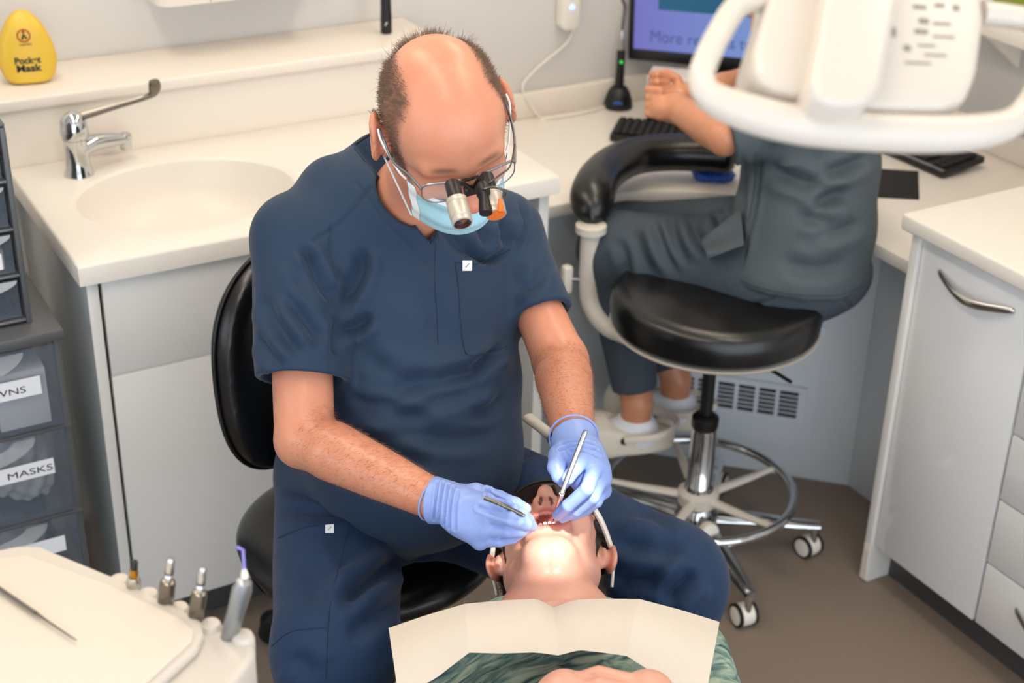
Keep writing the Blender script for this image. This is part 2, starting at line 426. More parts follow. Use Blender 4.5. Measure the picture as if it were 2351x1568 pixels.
# boxed-in pipe ledge along the back wall behind the sink
tr = struct('trim_1', G().box((XL, 3.06, 0), (1.552, YB, 1.02), .001), 'ledge_white')
obj('ledge_board', G().box((XL, 3.045, 1.0205), (1.56, YB, 1.047), .006, 3), 'ledge_white', tr)

# ------------------------------------------------------------------ sink unit
ZT = .90
sc = thing('sink_cabinet', 'white base cabinet under the washbasin with drawer front and tall door', 'cabinet', (.84, 2.8, 0))
obj('side_panel', G().box((.565, 2.535, .0), (.585, 3.055, .858), .001), 'cabinet_side_shaded', sc)
obj('edge_strip', G().box((.5645, 2.530, .0), (.5855, 2.5345, .858), .0008), 'cabinet_white', sc)
obj('side_panel', G().box((1.085, 2.56, .0), (1.105, 3.055, .858), .001), 'cabinet_white', sc)
zs = ony(246, 864, 2.54)[2]
obj('drawer_front', G().box((.5925, 2.533, zs+.002), (1.10, 2.552, .853), .002), 'cabinet_white', sc)
obj('door', G().box((.5925, 2.533, .105), (1.10, 2.552, zs-.002), .002), 'cabinet_white', sc)
obj('finger_rail', G().box((.5925, 2.5345, zs-.0015), (1.10, 2.55, zs+.0015), 0), 'worktop', sc)
obj('back_panel', G().box((.586, 3.03, .1), (1.084, 3.05, .858), .001), 'cabinet_white', sc)
obj('plinth', G().box((.586, 2.60, 0), (1.084, 2.615, .103), .001), 'plinth', sc)
obj('end_panel', G().box((1.528, 2.545, .0), (1.552, 3.055, .858), .001), 'cabinet_white', sc)
obj('niche_shade_sheet', G().box((1.106, 2.62, .0), (1.527, 2.635, .858), .001), 'black_plastic', sc)  # black sheet standing in for the shade of the open niche

def worktop_with_basin():
    x0, x1, y0, y1 = .55, 1.56, 2.515, 3.058; cx, cy, rx, ry = .842, 2.778, .222, .183
    wt = thing('washbasin_worktop', 'cream worktop with a moulded oval washbasin beside the drawer tower', 'worktop', (cx, cy, ZT-.04))
    n = 96; v = []; f = []
    ang = [2*math.pi*k/n for k in range(n)]
    def rect(a):
        c, s = math.cos(a), math.sin(a); t = 1e9
        if c > 1e-9: t = min(t, (x1-cx)/c)
        if c < -1e-9: t = min(t, (x0-cx)/c)
        if s > 1e-9: t = min(t, (y1-cy)/s)
        if s < -1e-9: t = min(t, (y0-cy)/s)
        return (cx+c*t, cy+s*t)
    for c in ((x0, y0), (x1, y0), (x1, y1), (x0, y1)):
        a = math.atan2(c[1]-cy, c[0]-cx) % (2*math.pi); i = min(range(n), key=lambda k: abs((ang[k]-a+math.pi) % (2*math.pi)-math.pi)); ang[i] = a
    ring = []
    R = [rect(a) for a in ang]
    for (ins, z) in ((0., ZT-.04), (0., ZT-.006), (.002, ZT-.002), (.006, ZT)):
        ring.append([(p[0]+(ins if p[0] <= x0+1e-6 else -ins if p[0] >= x1-1e-6 else 0), p[1]+(ins if p[1] <= y0+1e-6 else -ins if p[1] >= y1-1e-6 else 0), z) for p in R])
    for (k, z) in ((1.035, ZT), (1.01, ZT-.001), (.985, ZT-.006)):
        ring.append([(cx+rx*k*math.cos(a), cy+ry*k*math.sin(a), z) for a in ang])
    for rg in ring: v += rg
    for j in range(len(ring)-1):
        f += [(j*n+k, j*n+(k+1) % n, (j+1)*n+(k+1) % n, (j+1)*n+k) for k in range(n)]
    obj('top', G().add(v, f), 'worktop', wt)
    prof = [(.985, .006), (.955, .025), (.90, .06), (.80, .09), (.62, .112), (.38, .124), (.12, .13)]
    v = []; f = []
    for (k, d) in prof: v += [(cx+rx*k*math.cos(a), cy+ry*k*math.sin(a), ZT-d) for a in ang]
    m = len(prof)
    for j in range(m-1): f += [(j*n+k, j*n+(k+1) % n, (j+1)*n+(k+1) % n, (j+1)*n+k) for k in range(n)]
    bs = obj('basin', G().add(v, f), 'worktop', wt)
    g = G().lathe([(.030, -.131), (.030, -.127), (.024, -.1255), (.010, -.1275)], (cx, cy, ZT), n=24); obj('drain', g, 'chrome', bs)
worktop_with_basin()

def faucet():
    b = onz(182, 400, ZT); t = thing('mixer_tap', 'chrome lever mixer tap with long elbow lever at the washbasin', 'tap', b)
    g = G().lathe([(.031, 0), (.030, .006), (.0255, .02), (.024, .05), (.0245, .075), (.026, .078)], b, n=28); obj('body', g, 'chrome', t)
    dv = onz(275, 372, ZT)-b; dv[2] = 0; dv /= np.linalg.norm(dv)
    tip = np.array(ony(268, 340, b[1]+dv[1]*.125)); tip = b+dv*.118; tip[2] = ZT+.046
    p0 = b+np.array([0, 0, .052])
    g = G().tube(bez([p0, b+dv*.04+np.array([0, 0, .058]), b+dv*.09+np.array([0, 0, .052]), tip], 6), [.024]*2+list(np.linspace(.023, .013, 17)), 16, flat=.85); obj('spout', g, 'chrome', t)
    g = G().lathe([(.011, -.022), (.0125, -.019), (.0125, -.004), (.014, .004), (.012, .012), (.004, .016)], tip, n=20); obj('aerator', g, 'chrome', t)
    g = G().lathe([(.0262, .079), (.028, .086), (.0285, .098), (.026, .115), (.019, .128), (.008, .135), (.001, .136)], b, n=28); obj('cartridge_cap', g, 'chrome', t)
    top = b+np.array([0, 0, .118]); e1 = ony(338, 222, b[1]-.02); e2 = ony(353, 186, b[1]-.03)
    L = bez([top+(e1-top)*.12, top+(e1-top)*.5, e1, (e1+e2)/2+np.array([.008, 0, -.002]), e2], 6)
    rad = [.0085-.0025*min(1, i/10) for i in range(len(L))]
    for i in range(len(L)):
        s = max(0, (i-12)/(len(L)-13)); rad[i] = rad[i]+.007*math.sin(math.pi*min(1, s)*.75)
    obj('lever', G().tube(L, rad, 12, flat=.7, up=(0, 1, .2)), 'dark_steel', t)
faucet()
a = onz(236, 332, ZT+.02); b = onz(290, 318, ZT+.035)
d = (b-a)*np.array([1, 1, 0]); d /= np.linalg.norm(d)
pc = ony(262, 335, 3.03); pc[2] = ZT
obj_ = obj('soap_card', G().box((pc[0]-.025, 3.036, ZT+.02), (pc[0]+.022, 3.043, ZT+.036), .001), 'pink_card')
tag(obj_, 'small pink card propped against the ledge behind the tap', 'card')

# ------------------------------------------------------------------ pocket mask case on the ledge
def pocket_mask():
    b = onz(70, 186, 1.047); b[1] = 3.15
    t = thing('pocket_mask_case', 'yellow egg-shaped plastic mask case standing on the ledge', 'case', b)
    ex = np.array([math.cos(-.16), math.sin(-.16), 0]); ez = np.array([0, 0.10, .995]); ny = np.cross(ez, ex)      # ny points into the wall
    Hh = .150
    zz = np.array([0, .02, .07, .16, .3, .45, .6, .75, .87, .95, .985, 1.0]); ww = np.array([.030, .040, .0475, .054, .058, .056, .050, .041, .030, .018, .010, .002])
    def ringpt(z, a, dw=0, off=0):
        w = np.interp(z, zz, ww)+dw; th = .026*min(1, (w/.04))*1.0
        c, s = math.cos(a), math.sin(a); e = .62
        return b+ex*(w*abs(c)**e*np.sign(c))+ny*(th*abs(s)**e*np.sign(s)+off)+ez*(z*Hh)
    Z = [0, .008, .02, .04, .07, .12, .2, .3, .4, .5, .6, .7, .78, .85, .9, .94, .97, .985, 1.0]
    n = 40; v = [ringpt(z, 2*math.pi*k/n) for z in Z for k in range(n)]
    f = [(i*n+k, i*n+(k+1) % n, (i+1)*n+(k+1) % n, (i+1)*n+k) for i in range(len(Z)-1) for k in range(n)]+[tuple(range(n))[::-1], tuple((len(Z)-1)*n+k for k in range(n))]
    obj('shell', G().add(v, f), 'yellow_plastic', t, sharp=180)
    # seam around the case
    loop = [ringpt(z, 0, .0006) for z in Z[1:-1]]+[ringpt(z, math.pi, .0006) for z in Z[1:-1]][::-1]
    obj('seam', G().tube(loop, .0009, 6), 'yellow_plastic', t)
    fr = b-ny*.0264
    def P(x, z): return fr+ex*x+ez*z
    put_text('lettering', 'Pocket', .0185, P(-.027, .043), ex, ez, 'ink', t, width=.052, bold=.0005)
    put_text('lettering', 'Mask', .0205, P(-.025, .026), ex, ez, 'ink', t, width=.050, bold=.0006)
    put_text('lettering', 'Laerdal', .0062, P(-.013, .081), ex, ez, 'ink', t, width=.024)
    ring = [P(.0125*math.cos(q)-.002, .101+.0125*math.sin(q))-ny*.0004 for q in np.linspace(0, 2*math.pi, 33)[:-1]]
    obj('emblem_ring', G().tube(ring, .0013, 6, closed=True), 'red_ink', t)
    obj('emblem_figure', G().tube([P(-.006, .094)-ny*.0004, P(-.002, .104)-ny*.0006, P(.003, .095)-ny*.0004], .0022, 6), 'ink', t)
    obj('emblem_figure', G().lathe([(.0001, 0), (.0028, 0), (.0028, .0006), (.0001, .0006)], P(-.002, .1085)+ny*.0002, -ny, 12), 'red_ink', t)
pocket_mask()

# ------------------------------------------------------------------ wall things
def dispenser():
    a = ony(365, 22, 3.15); b = ony(720, 0, 3.15); z0 = a[2]; x0 = a[0]; x1 = x0+.40
    t = thing('paper_towel_dispenser', 'white rounded paper towel dispenser on the wall above the ledge', 'dispenser', (x0+.2, YB, z0))
    poly = [(x, y) for (x, y) in rrect((x0+x1)/2, 3.21, x1-x0, .12, .035, 6)]
    obj('cover', G().prism([(x, y, z0) for x, y in poly], (0, 0, .26), .006), 'white_plastic', t)
    obj('seam', G().box((x0+.115, 3.1488, z0+.004), (x0+.117, 3.152, z0+.25), 0), 'edge_grey', t)
dispenser()
wb = onz(887, 76, 1.047)
wt_ = thing('black_wand', 'slim black wand with a small white mark standing on the ledge end', 'wand', wb)
obj('shaft', G().lathe([(.0115, 0), (.0135, .004), (.0135, .035), (.0125, .06), (.0115, .20), (.008, .206)], wb, n=20), 'black_plastic', wt_)
nd = CAM-wb; nd[2] = 0; nd /= np.linalg.norm(nd); sd = np.cross([0, 0, 1], nd)
obj('mark', G().tube([wb+nd*.0132+np.array([0, 0, .022])-sd*.002, wb+nd*.0132+np.array([0, 0, .030])+sd*.002], .0014, 6), 'white_plastic', wt_)

sn = ony(1312, 30, 3.235)
st = thing('wall_charger', 'white wall plug with a small blue light and thin cable above the desk', 'charger', (sn[0], YB, sn[2]-.04))
obj('case', G().prism([(sn[0]+x, 3.2695, sn[2]+z) for x, z in rrect(0, 0.02, .052, .13, .018)], (0, -.034, 0), .006), 'white_plastic', st)
obj('light', G().lathe([(.007, 0), (.007, .002), (.003, .003)], (sn[0]+.002, 3.2352, sn[2]+.015), (0, -1, 0), 16), 'blue_led', st)
cw = 3.255
cb = [np.array(ony(x, y, cw)) for x, y in ((1320, 62), (1300, 100), (1262, 132), (1225, 165), (1200, 205))]
cb += [np.array([*onz(1205, 250, .743)[:2], .745]), np.array([*onz(1260, 272, .743)[:2], .744]), np.array([*onz(1330, 262, .743)[:2], .744]), np.array([*onz(1390, 246, .743)[:2], .744])]
for p in cb[5:]: p[1] = min(p[1], 3.235)
obj('cable', G().tube(bez(cb, 8), .0032, 8), 'white_plastic', st)

# ------------------------------------------------------------------ corner desk
ZD = .74
dk = thing('corner_desk', 'low cream corner desk with white panels under it running into the room corner', 'desk', (2.2, 2.8, 0))
front = [(1.562, 2.71), (1.82, 2.71)]+[tuple(p[:2]) for p in bez([(1.84, 2.709, 0), (1.95, 2.672, 0), (2.06, 2.597, 0), (2.135, 2.52, 0), (2.178, 2.43, 0)], 5)]+[(2.183, 2.38), (2.183, 2.04)]
poly = front+[(XR, 2.04), (XR, YB), (1.562, YB)]
obj('desk_top', G().prism([(x, y, ZD-.03) for x, y in poly], (0, 0, .03), .003), 'worktop', dk)
obj('upstand', G().box((1.562, YB-.018, ZD), (XR, YB, ZD+.068), .003), 'ledge_white', dk)
obj('upstand', G().box((XR-.018, 2.04, ZD), (XR, YB-.018, ZD+.068), .003), 'ledge_white', dk)
obj('modesty_panel', G().box((1.555, 2.78, 0), (1.892, 2.80, ZD-.031), .001), 'desk_panel', dk)
A = np.array([1.892, 2.78, 0]); B = np.array([2.332, 2.34, 0]); dd = (B-A)/np.linalg.norm(B-A); nn = np.array([.7071, .7071, 0])
obj('modesty_panel', G().prism([A, B, B+nn*.02, A+nn*.02], (0, 0, ZD-.031), .001), 'desk_panel', dk)
obj('modesty_panel', G().box((2.332, 2.04, 0), (2.352, 2.34, ZD-.031), .001), 'desk_panel', dk)
# raised service hatch around the grille
p0 = onplane(1590, 846, A, nn); p1 = onplane(1852, 890, A, nn); p2 = onplane(1843, 968, A, nn)
z1 = p1[2]; z0 = p2[2]; s1 = (p1-A)@dd; s0 = s1-.335
def D_(s, z, o=0.): q = A+dd*s-nn*o; q[2] = z; return q
hat = obj('service_hatch', G().prism([D_(s0-.06, .075), D_(min(s1+.03, .60), .075), D_(min(s1+.03, .60), .43), D_(s0-.06, .43)], -nn*.004, .001), 'desk_panel', dk)
vg = thing('vent_grille', 'white ventilation grille with rows of slots under the corner desk', 'grille', D_((s0+s1)/2, z0, .01))
obj('backing', G().prism([D_(s0, z0, .0045), D_(s1, z0, .0045), D_(s1, z1, .0045), D_(s0, z1, .0045)], -nn*.002), 'black_plastic', vg)
def bar(name, sa, sb, za, zb): return obj(name, G().prism([D_(sa, za, .0066), D_(sb, za, .0066), D_(sb, zb, .0066), D_(sa, zb, .0066)], -nn*.006, .0006, 1), 'desk_panel', vg)
bar('frame', s0-.004, s1+.004, z1-.012, z1+.004); bar('frame', s0-.004, s1+.004, z0-.004, z0+.012); bar('frame', s0-.004, s0+.016, z0+.012, z1-.012); bar('frame', s1-.016, s1+.004, z0+.012, z1-.012)
ncol = 6; cwid = (s1-s0-.032)/ncol
for k in range(1, ncol): bar('mullion', s0+.016+k*cwid-.005, s0+.016+k*cwid+.005, z0+.012, z1-.012)
nrow = 6; rh = (z1-z0-.024)/nrow
for c in range(ncol):
    for k in range(1, nrow): bar('slat', s0+.016+c*cwid+.005*(c > 0), s0+.016+(c+1)*cwid-.005*(c < ncol-1), z0+.012+k*rh-.0016, z0+.012+k*rh+.0016)

# ------------------------------------------------------------------ drawer unit on the right
rc = thing('drawer_unit', 'gloss white base unit with bow handle door and drawers along the right wall', 'cabinet', (2.4, 1.5, 0))
Y0, Y1, XF = .35, 2.03, 2.107
side = [(2.098, 0.0), (2.16, 0.0), (2.16, .0), (XR, 0), (XR, .864), (2.098, .864)]
obj('side_panel', G().prism([(2.098, Y1, .012), (2.103, Y1, 0), (XR, Y1, 0), (XR, Y1, .864), (2.098, Y1, .864)], (0, -.020, 0), .0012), 'cabinet_white', rc)
obj('chipped_edge', G().prism([(2.0965, Y1-.001, .006), (2.0975, Y1-.001, .028), (2.0968, Y1-.001, .052), (2.0978, Y1-.001, .075), (2.097, Y1-.001, .098), (2.0985, Y1-.001, .10), (2.0985, Y1-.001, .004)], (0, -.017, 0)), 'card_box', rc)
ydiv = onx(2235.5, 1417, XF)[1]; zb = .10
dr = obj('door', G().box((XF, ydiv+.003, zb), (XF+.019, Y1-.023, .858), .0015), 'cabinet_gloss', rc)
def bow(parent, ya, yb, z):
    pts = bez([(XF+.002, ya, z), (XF-.006, ya-(ya-yb)*.04, z-.001), (XF-.022, ya-(ya-yb)*.3, z-.012), (XF-.027, (ya+yb)/2, z-.016), (XF-.022, yb+(ya-yb)*.3, z-.012), (XF-.006, yb+(ya-yb)*.04, z-.001), (XF+.002, yb, z)], 5)
    m = len(pts); rad = [.0028+.0032*math.sin(math.pi*i/(m-1)) for i in range(m)]
    obj('handle', G().tube(pts, rad, 10, flat=1.5, up=(0, 0, 1)), 'steel', parent)
h0 = onx(2148, 632, XF-.01); h1 = onx(2320, 722, XF-.01)
bow(dr, h0[1], h1[1], (h0[2]+h1[2])/2+.006)
zl = [onx(2325, 996, XF)[2], onx(2297, 1148, XF)[2], onx(2265, 1291, XF)[2]]
lv = [.858, zl[0], zl[1], zl[2], zb]
hb = onx(2326, 1402, XF-.01)
for col, (ya, yb) in enumerate(((ydiv-.003, ydiv-.45), (ydiv-.453, ydiv-.9))):
    for k in range(4):
        q = obj('drawer_front', G().box((XF, yb+.0015, lv[k+1]+.002), (XF+.019, ya-.0015, lv[k]-.002), .0022), 'cabinet_gloss', rc)
        c = hb[1] if col == 0 else hb[1]-.45
        bow(q, c, c-(h0[1]-h1[1]), (lv[k+1]+lv[k])/2+.03 if k < 3 else hb[2])
obj('carcass', G().box((XF+.021, Y0, zb), (XR, Y1-.022, .864), .001), 'cabinet_white', rc)
obj('plinth', G().box((2.165, Y0, 0), (2.18, Y1-.022, zb-.001), .001), 'plinth', rc)
wtR = obj('worktop', G().box((2.068, Y0-.01, .865), (XR, Y1+.008, ZT), .006, 3), 'worktop')
tag(wtR, 'raised white worktop over the gloss drawer unit on the right wall', 'worktop')

# shelf on the right wall with leaflets above it
sf = onx(2262, 84, XR-.2); zsf = sf[2]
sh = thing('wall_shelf', 'thick white shelf on the right wall above the desk', 'shelf', (XR, 2.4, zsf))
obj('board', G().box((XR-.2, 1.5, zsf), (XR-.0005, 2.66, zsf+.045), .003), 'ledge_white', sh)
obj('bracket', G().prism([(XR-.0005, 2.5, zsf-.001), (XR-.16, 2.5, zsf-.001), (XR-.0005, 2.5, zsf-.12)], (0, -.012, 0)), 'ledge_white', sh)
lf = thing('leaflet_holder', 'clear holder of green, yellow and red leaflets on the wall shelf', 'leaflets', (XR-.06, 2.3, zsf+.045))
obj('holder', G().box((XR-.13, 1.95, zsf+.0455), (XR-.03, 2.52, zsf+.052), .001), 'clear_plastic', lf)
for k, (c, nm) in enumerate((('7f8f2a', 'leaf_green'), ('d8b24a', 'leaf_yellow'), ('c23a40', 'leaf_red'), ('eceae6', 'leaf_white'))):
    mat(nm, c, .6)
    ya = 2.50-k*.125
    obj('leaflet', G().box((XR-.115+k*.004, ya-.115, zsf+.0525), (XR-.112+k*.004, ya, zsf+.24), .0005, 1), nm, lf)

# ------------------------------------------------------------------ things on the desk
LAT = math.cos(math.radians(13))*_r0-math.sin(math.radians(13))*np.array([math.sin(YAW), math.cos(YAW), 0])
FWD = np.cross([0, 0, 1.], LAT)                      # pointing away from the viewer
def mon():
    bl = at(1442, 136, 4.02); w, h = .545, .335
    t = thing('monitor', 'black desktop monitor showing a violet screen behind the dental light', 'monitor', (bl+LAT*w/2+FWD*.08)*np.array([1, 1, 0])+np.array([0, 0, ZD]))
    Z = np.array([0, .05, .9987])
    N_ = np.cross(Z, LAT)            # towards back
    def P(x, z, o=0): return bl+LAT*x+Z*z+N_*o
    obj('back_shell', G().prism([P(.0, .0, .008), P(w, 0, .008), P(w, h, .008), P(0, h, .008)], N_*.03, .006), 'black_plastic', t)
    bz = .0135; bb = .030
    for nm, a in (('bezel', (0, 0, w, bb)), ('bezel', (0, h-bz, w, h)), ('bezel', (0, bb, bz, h-bz)), ('bezel', (w-bz, bb, w, h-bz))):
        obj(nm, G().prism([P(a[0], a[1]), P(a[2], a[1]), P(a[2], a[3]), P(a[0], a[3])], N_*.0075, .0015), 'black_plastic', t)
    m = bpy.data.materials.new('screen'); m.use_nodes = True; nt = m.node_tree; bs = nt.nodes['Principled BSDF']; tc = nt.nodes.new('ShaderNodeTexCoord')
    gr = nt.nodes.new('ShaderNodeSeparateXYZ'); nt.links.new(tc.outputs['Generated'], gr.inputs[0])
    rp = nt.nodes.new('ShaderNodeValToRGB'); rp.color_ramp.elements[0].color = lin('7a78cf'); rp.color_ramp.elements[1].color = lin('86b4e8')
    nt.links.new(gr.outputs['X'], rp.inputs[0]); nt.links.new(rp.outputs[0], bs.inputs['Emission Color']); bs.inputs['Emission Strength'].default_value = .85
    bs.inputs['Base Color'].default_value = (.01, .01, .01, 1); bs.inputs['Roughness'].default_value = .3; MATS['screen'] = m
    scn = obj('screen', G().prism([P(bz, bb, .002), P(w-bz, bb, .002), P(w-bz, h-bz, .002), P(bz, h-bz, .002)], N_*.003), 'screen', t, smooth=False)
    obj('banner', G().prism([P(.075, bb+.108, .0018), P(w-bz, bb+.108, .0018), P(w-bz, h-bz, .0018), P(.075, h-bz, .0018)], N_*.0001), 'screen_dark', scn, smooth=False)
    mat('screen_ink', '3a4a80', .5, emit='4a5a9a', estr=.35)
    put_text('lettering', 'More reasons to', .044, P(.058, bb+.022, .0014), LAT, Z, 'screen_ink', scn, width=.268, bold=0)
    c = P(w/2, 0, .06); foot = np.array([c[0], c[1], ZD])
    obj('neck', G().prism([P(w/2-.04, .1, .039)]+[P(w/2+.04, .1, .039), foot+LAT*.04+np.array([0, 0, .012]), foot-LAT*.04+np.array([0, 0, .012])], N_*.015, .003), 'black_plastic', t)
    obj('foot', G().prism([foot+LAT*x+FWD*y for x, y in rrect(0, .035, .22, .14, .03)], (0, 0, .012), .003), 'black_plastic', t)
    return P
MP = mon()
def boxon(p, w, d, z0, z1, bev=.003):
    """upright box whose near-left bottom corner stands at p, along the monitor's direction"""
    p = np.array([p[0], p[1], 0]); return G().prism([p+[0, 0, z0], p+LAT*w+[0, 0, z0], p+LAT*w+FWD*d+[0, 0, z0], p+FWD*d+[0, 0, z0]], (0, 0, z1-z0), bev)
pb = onz(1482, 292, ZD)
t = thing('label_printer', 'black desktop printer block under the monitor on the desk', 'printer', (*pb[:2], ZD))
obj('body', boxon(pb, .20, .10, ZD+.0005, ZD+.085, .006), 'black_plastic', t)
obj('slot', boxon(pb+LAT*.02-FWD*.001, .15, .004, ZD+.03, ZD+.036, .001), 'grey_plastic', t)
cbx = thing('card_box', 'white carton with a purple corner on the black printer', 'box', (*pb[:2], ZD+.086))
q = pb-LAT*.004-FWD*.004
obj('carton', boxon(q, .13, .10, ZD+.0855, ZD+.135, .0015), 'card_box', cbx)
obj('purple_panel', boxon(q+LAT*.004-FWD*.0006, .045, .002, ZD+.112, ZD+.1345, .0003), 'purple_card', cbx)
q = at(1640, 215, 3.95)
t = thing('speaker_bar', 'black box beside the carton below the monitor edge', 'speaker', (*onz(1655, 262, ZD)[:2], ZD))
q = onz(1640, 268, ZD)
obj('body', boxon(q, .12, .06, ZD+.0005, ZD+.12, .006), 'black_plastic', t)
obj('grille', boxon(q+LAT*.012-FWD*.0012, .095, .003, ZD+.012, ZD+.10, .001), 'black_rubber', t)
obj('badge', boxon(q+LAT*.045-FWD*.002, .03, .002, ZD+.103, ZD+.111, .0003), 'satin_grey', t)

def curing_light():
    b = onz(1419, 246, ZD); t = thing('curing_light', 'black curing light wand upright in its round charging cradle', 'curing light', b)
    obj('cradle', G().lathe([(.038, 0), (.039, .006), (.037, .02), (.030, .042), (.021, .056), (.0175, .058)], b, n=32), 'black_plastic', t)
    obj('wand', G().lathe([(.012, .0585), (.0125, .07), (.0115, .10), (.0115, .150), (.0100, .158)], b+np.array([0, 0, .0]), n=20), 'black_plastic', t)
    obj('barrel', G().lathe([(.0085, .1585), (.0085, .18), (.0065, .205), (.0045, .21)], b, n=18), 'steel', t)
    top = b+np.array([0, 0, .2105])
    obj('light_guide', G().tube(bez([top, top+np.array([.002, 0, .03]), top+np.array([.004, 0, .06]), top+np.array([-.012, -.01, .085])], 6), .0042, 10), 'dark_steel', t)
    nd = CAM-b; nd[2] = 0; nd /= np.linalg.norm(nd); sd = np.cross([0, 0, 1], nd)
    obj('indicator', G().lathe([(.0042, 0), (.0042, .0012), (.001, .0016)], b+nd*.0113+sd*.002+np.array([0, 0, .128]), nd, 12), 'green_led', t)
    obj('logo', G().tube([b+nd*.0368-sd*.012+np.array([0, 0, .022]), b+nd*.0375+np.array([0, 0, .024]), b+nd*.0368+sd*.010+np.array([0, 0, .022])], .0032, 8), 'blue_rubber', t)
curing_light()

KEY = None
def keyboard(name, label, o, ex, ey, w=.44, d=.145, tilt=.0, rail=False, group='computer keyboards'):
    """o near-left corner on the desk; ex along the length, ey away from the typist"""
    global KEY
    ez = np.array([0, 0, 1.]); ey2 = ey*math.cos(tilt)+ez*math.sin(tilt); up = np.cross(ex, ey2)
    t = thing(name, label, 'keyboard', o+ex*w/2+ey*d/2, group)
    o = o+ez*.004
    obj('base', G().prism([o+ex*x+ey2*y for x, y in rrect(w/2, d/2, w, d, .008, 4)], up*.014, .003), 'black_plastic', t)
    if rail: obj('rail', G().prism([o+ex*.004+ey2*.002+up*.0142, o+ex*(w-.004)+ey2*.002+up*.0142, o+ex*(w-.004)+ey2*.012+up*.0142, o+ex*.004+ey2*.012+up*.0142], up*.002, .0008), 'satin_grey', t)
    if KEY is None:
        kb = G().box((-.0082, -.0082, 0), (.0082, .0082, .008), .002, 1)
        me = bpy.data.meshes.new('key'); me.from_pydata(kb.v, [], kb.f); me.materials.append(MATS['black_rubber']); KEY = me
    M = Matrix((( ex[0], ey2[0], up[0]), (ex[1], ey2[1], up[1]), (ex[2], ey2[2], up[2]))).to_4x4()
    base = wloc(t)
    for rr in range(6):
        for c in range(22):
            if c in (15, 19): continue
            q = o+ex*(.014+c*.0192)+ey2*(.024+rr*.0195)+up*.0135-base
            k = bpy.data.objects.new('key', KEY); COL.objects.link(k); k.parent = t
            k.matrix_basis = Matrix.Translation(Vector(q))@M
    for s in (.06, w-.06):
        obj('foot', G().prism([o+ex*(s-.012)+ey*d*.93-ez*.0038, o+ex*(s+.012)+ey*d*.93-ez*.0038, o+ex*(s+.012)+ey2*d*.97+up*.001, o+ex*(s-.012)+ey2*d*.97+up*.001], ey*.004), 'black_plastic', t)
    return t
keyboard('keyboard', 'black keyboard on the desk beside the padded armrest', onz(1398, 326, ZD), LAT, FWD, d=.138)
fe = onz(2165, 404, ZD+.01); fs = onz(2045, 352, ZD+.01)
ex2 = (fs-fe); ex2[2] = 0; ex2 /= np.linalg.norm(ex2); ey2 = np.cross(ex2, [0, 0, 1.]); ey2 = ey2 if (onz(2245, 352, ZD)-fe)@ey2 > 0 else -ey2
kk = np.array([fe[0], fe[1], ZD])
keyboard('keyboard', 'black keyboard with a silver front rail tilted up near the right wall', kk+ex2*.44, -ex2, ey2, tilt=.10, rail=True)
mp = [onz(2030-60, 388, ZD), onz(2108, 396, ZD), onz(2110, 459, ZD), onz(2030-60, 452, ZD)]
obj_ = obj('mouse_mat', G().prism([p+[0, 0, .0005] for p in mp], (0, 0, .004), .001), 'black_rubber'); tag(obj_, 'dark brown square mouse mat behind the assistant on the desk', 'mouse mat')
pb2 = onz(2212, 300, ZD); pe = onz(2290, 262, ZD)
t = thing('desk_telephone', 'black desk telephone against the right wall under the shelf', 'telephone', (2.72, 2.56, ZD))
c0 = onz(2225, 292, ZD)
obj('body', G().prism([(c0[0], c0[1], ZD+.0005), (c0[0]+.16, c0[1], ZD+.0005), (c0[0]+.16, c0[1], ZD+.085), (c0[0], c0[1], ZD+.045)], (0, .19, 0), .004), 'black_plastic', t)
obj('handset', G().tube(bez([(c0[0]+.02, c0[1]+.045, ZD+.07), (c0[0]+.05, c0[1]+.045, ZD+.088), (c0[0]+.1, c0[1]+.045, ZD+.098), (c0[0]+.14, c0[1]+.045, ZD+.098)], 4), [.022, .02, .017]+[.016]*8+[.02, .022], 10, flat=.6), 'black_plastic', t)
gb = onz(1626, 412, ZD)
V, Fq = surf(lambda p: smin(smin(ell(p, gb+[0, 0, .012], (.038, .026, .014)), ell(p, gb+LAT*.035+[0, 0, .014], (.03, .022, .016)), .01), ell(p, gb-LAT*.02+FWD*.015+[0, 0, .012], (.024, .02, .012)), .01)+.0022*np.sin(p[:, 0]*260)*np.sin(p[:, 1]*310+p[:, 2]*200), gb-.09, gb+.09, .003)
V[:, 2] = np.maximum(V[:, 2], ZD+.0005)
obj_ = obj('crumpled_glove', (V, Fq), 'blue_rubber', sharp=180); tag(obj_, 'crumpled blue rubber glove lying on the desk beyond the armrest', 'glove')

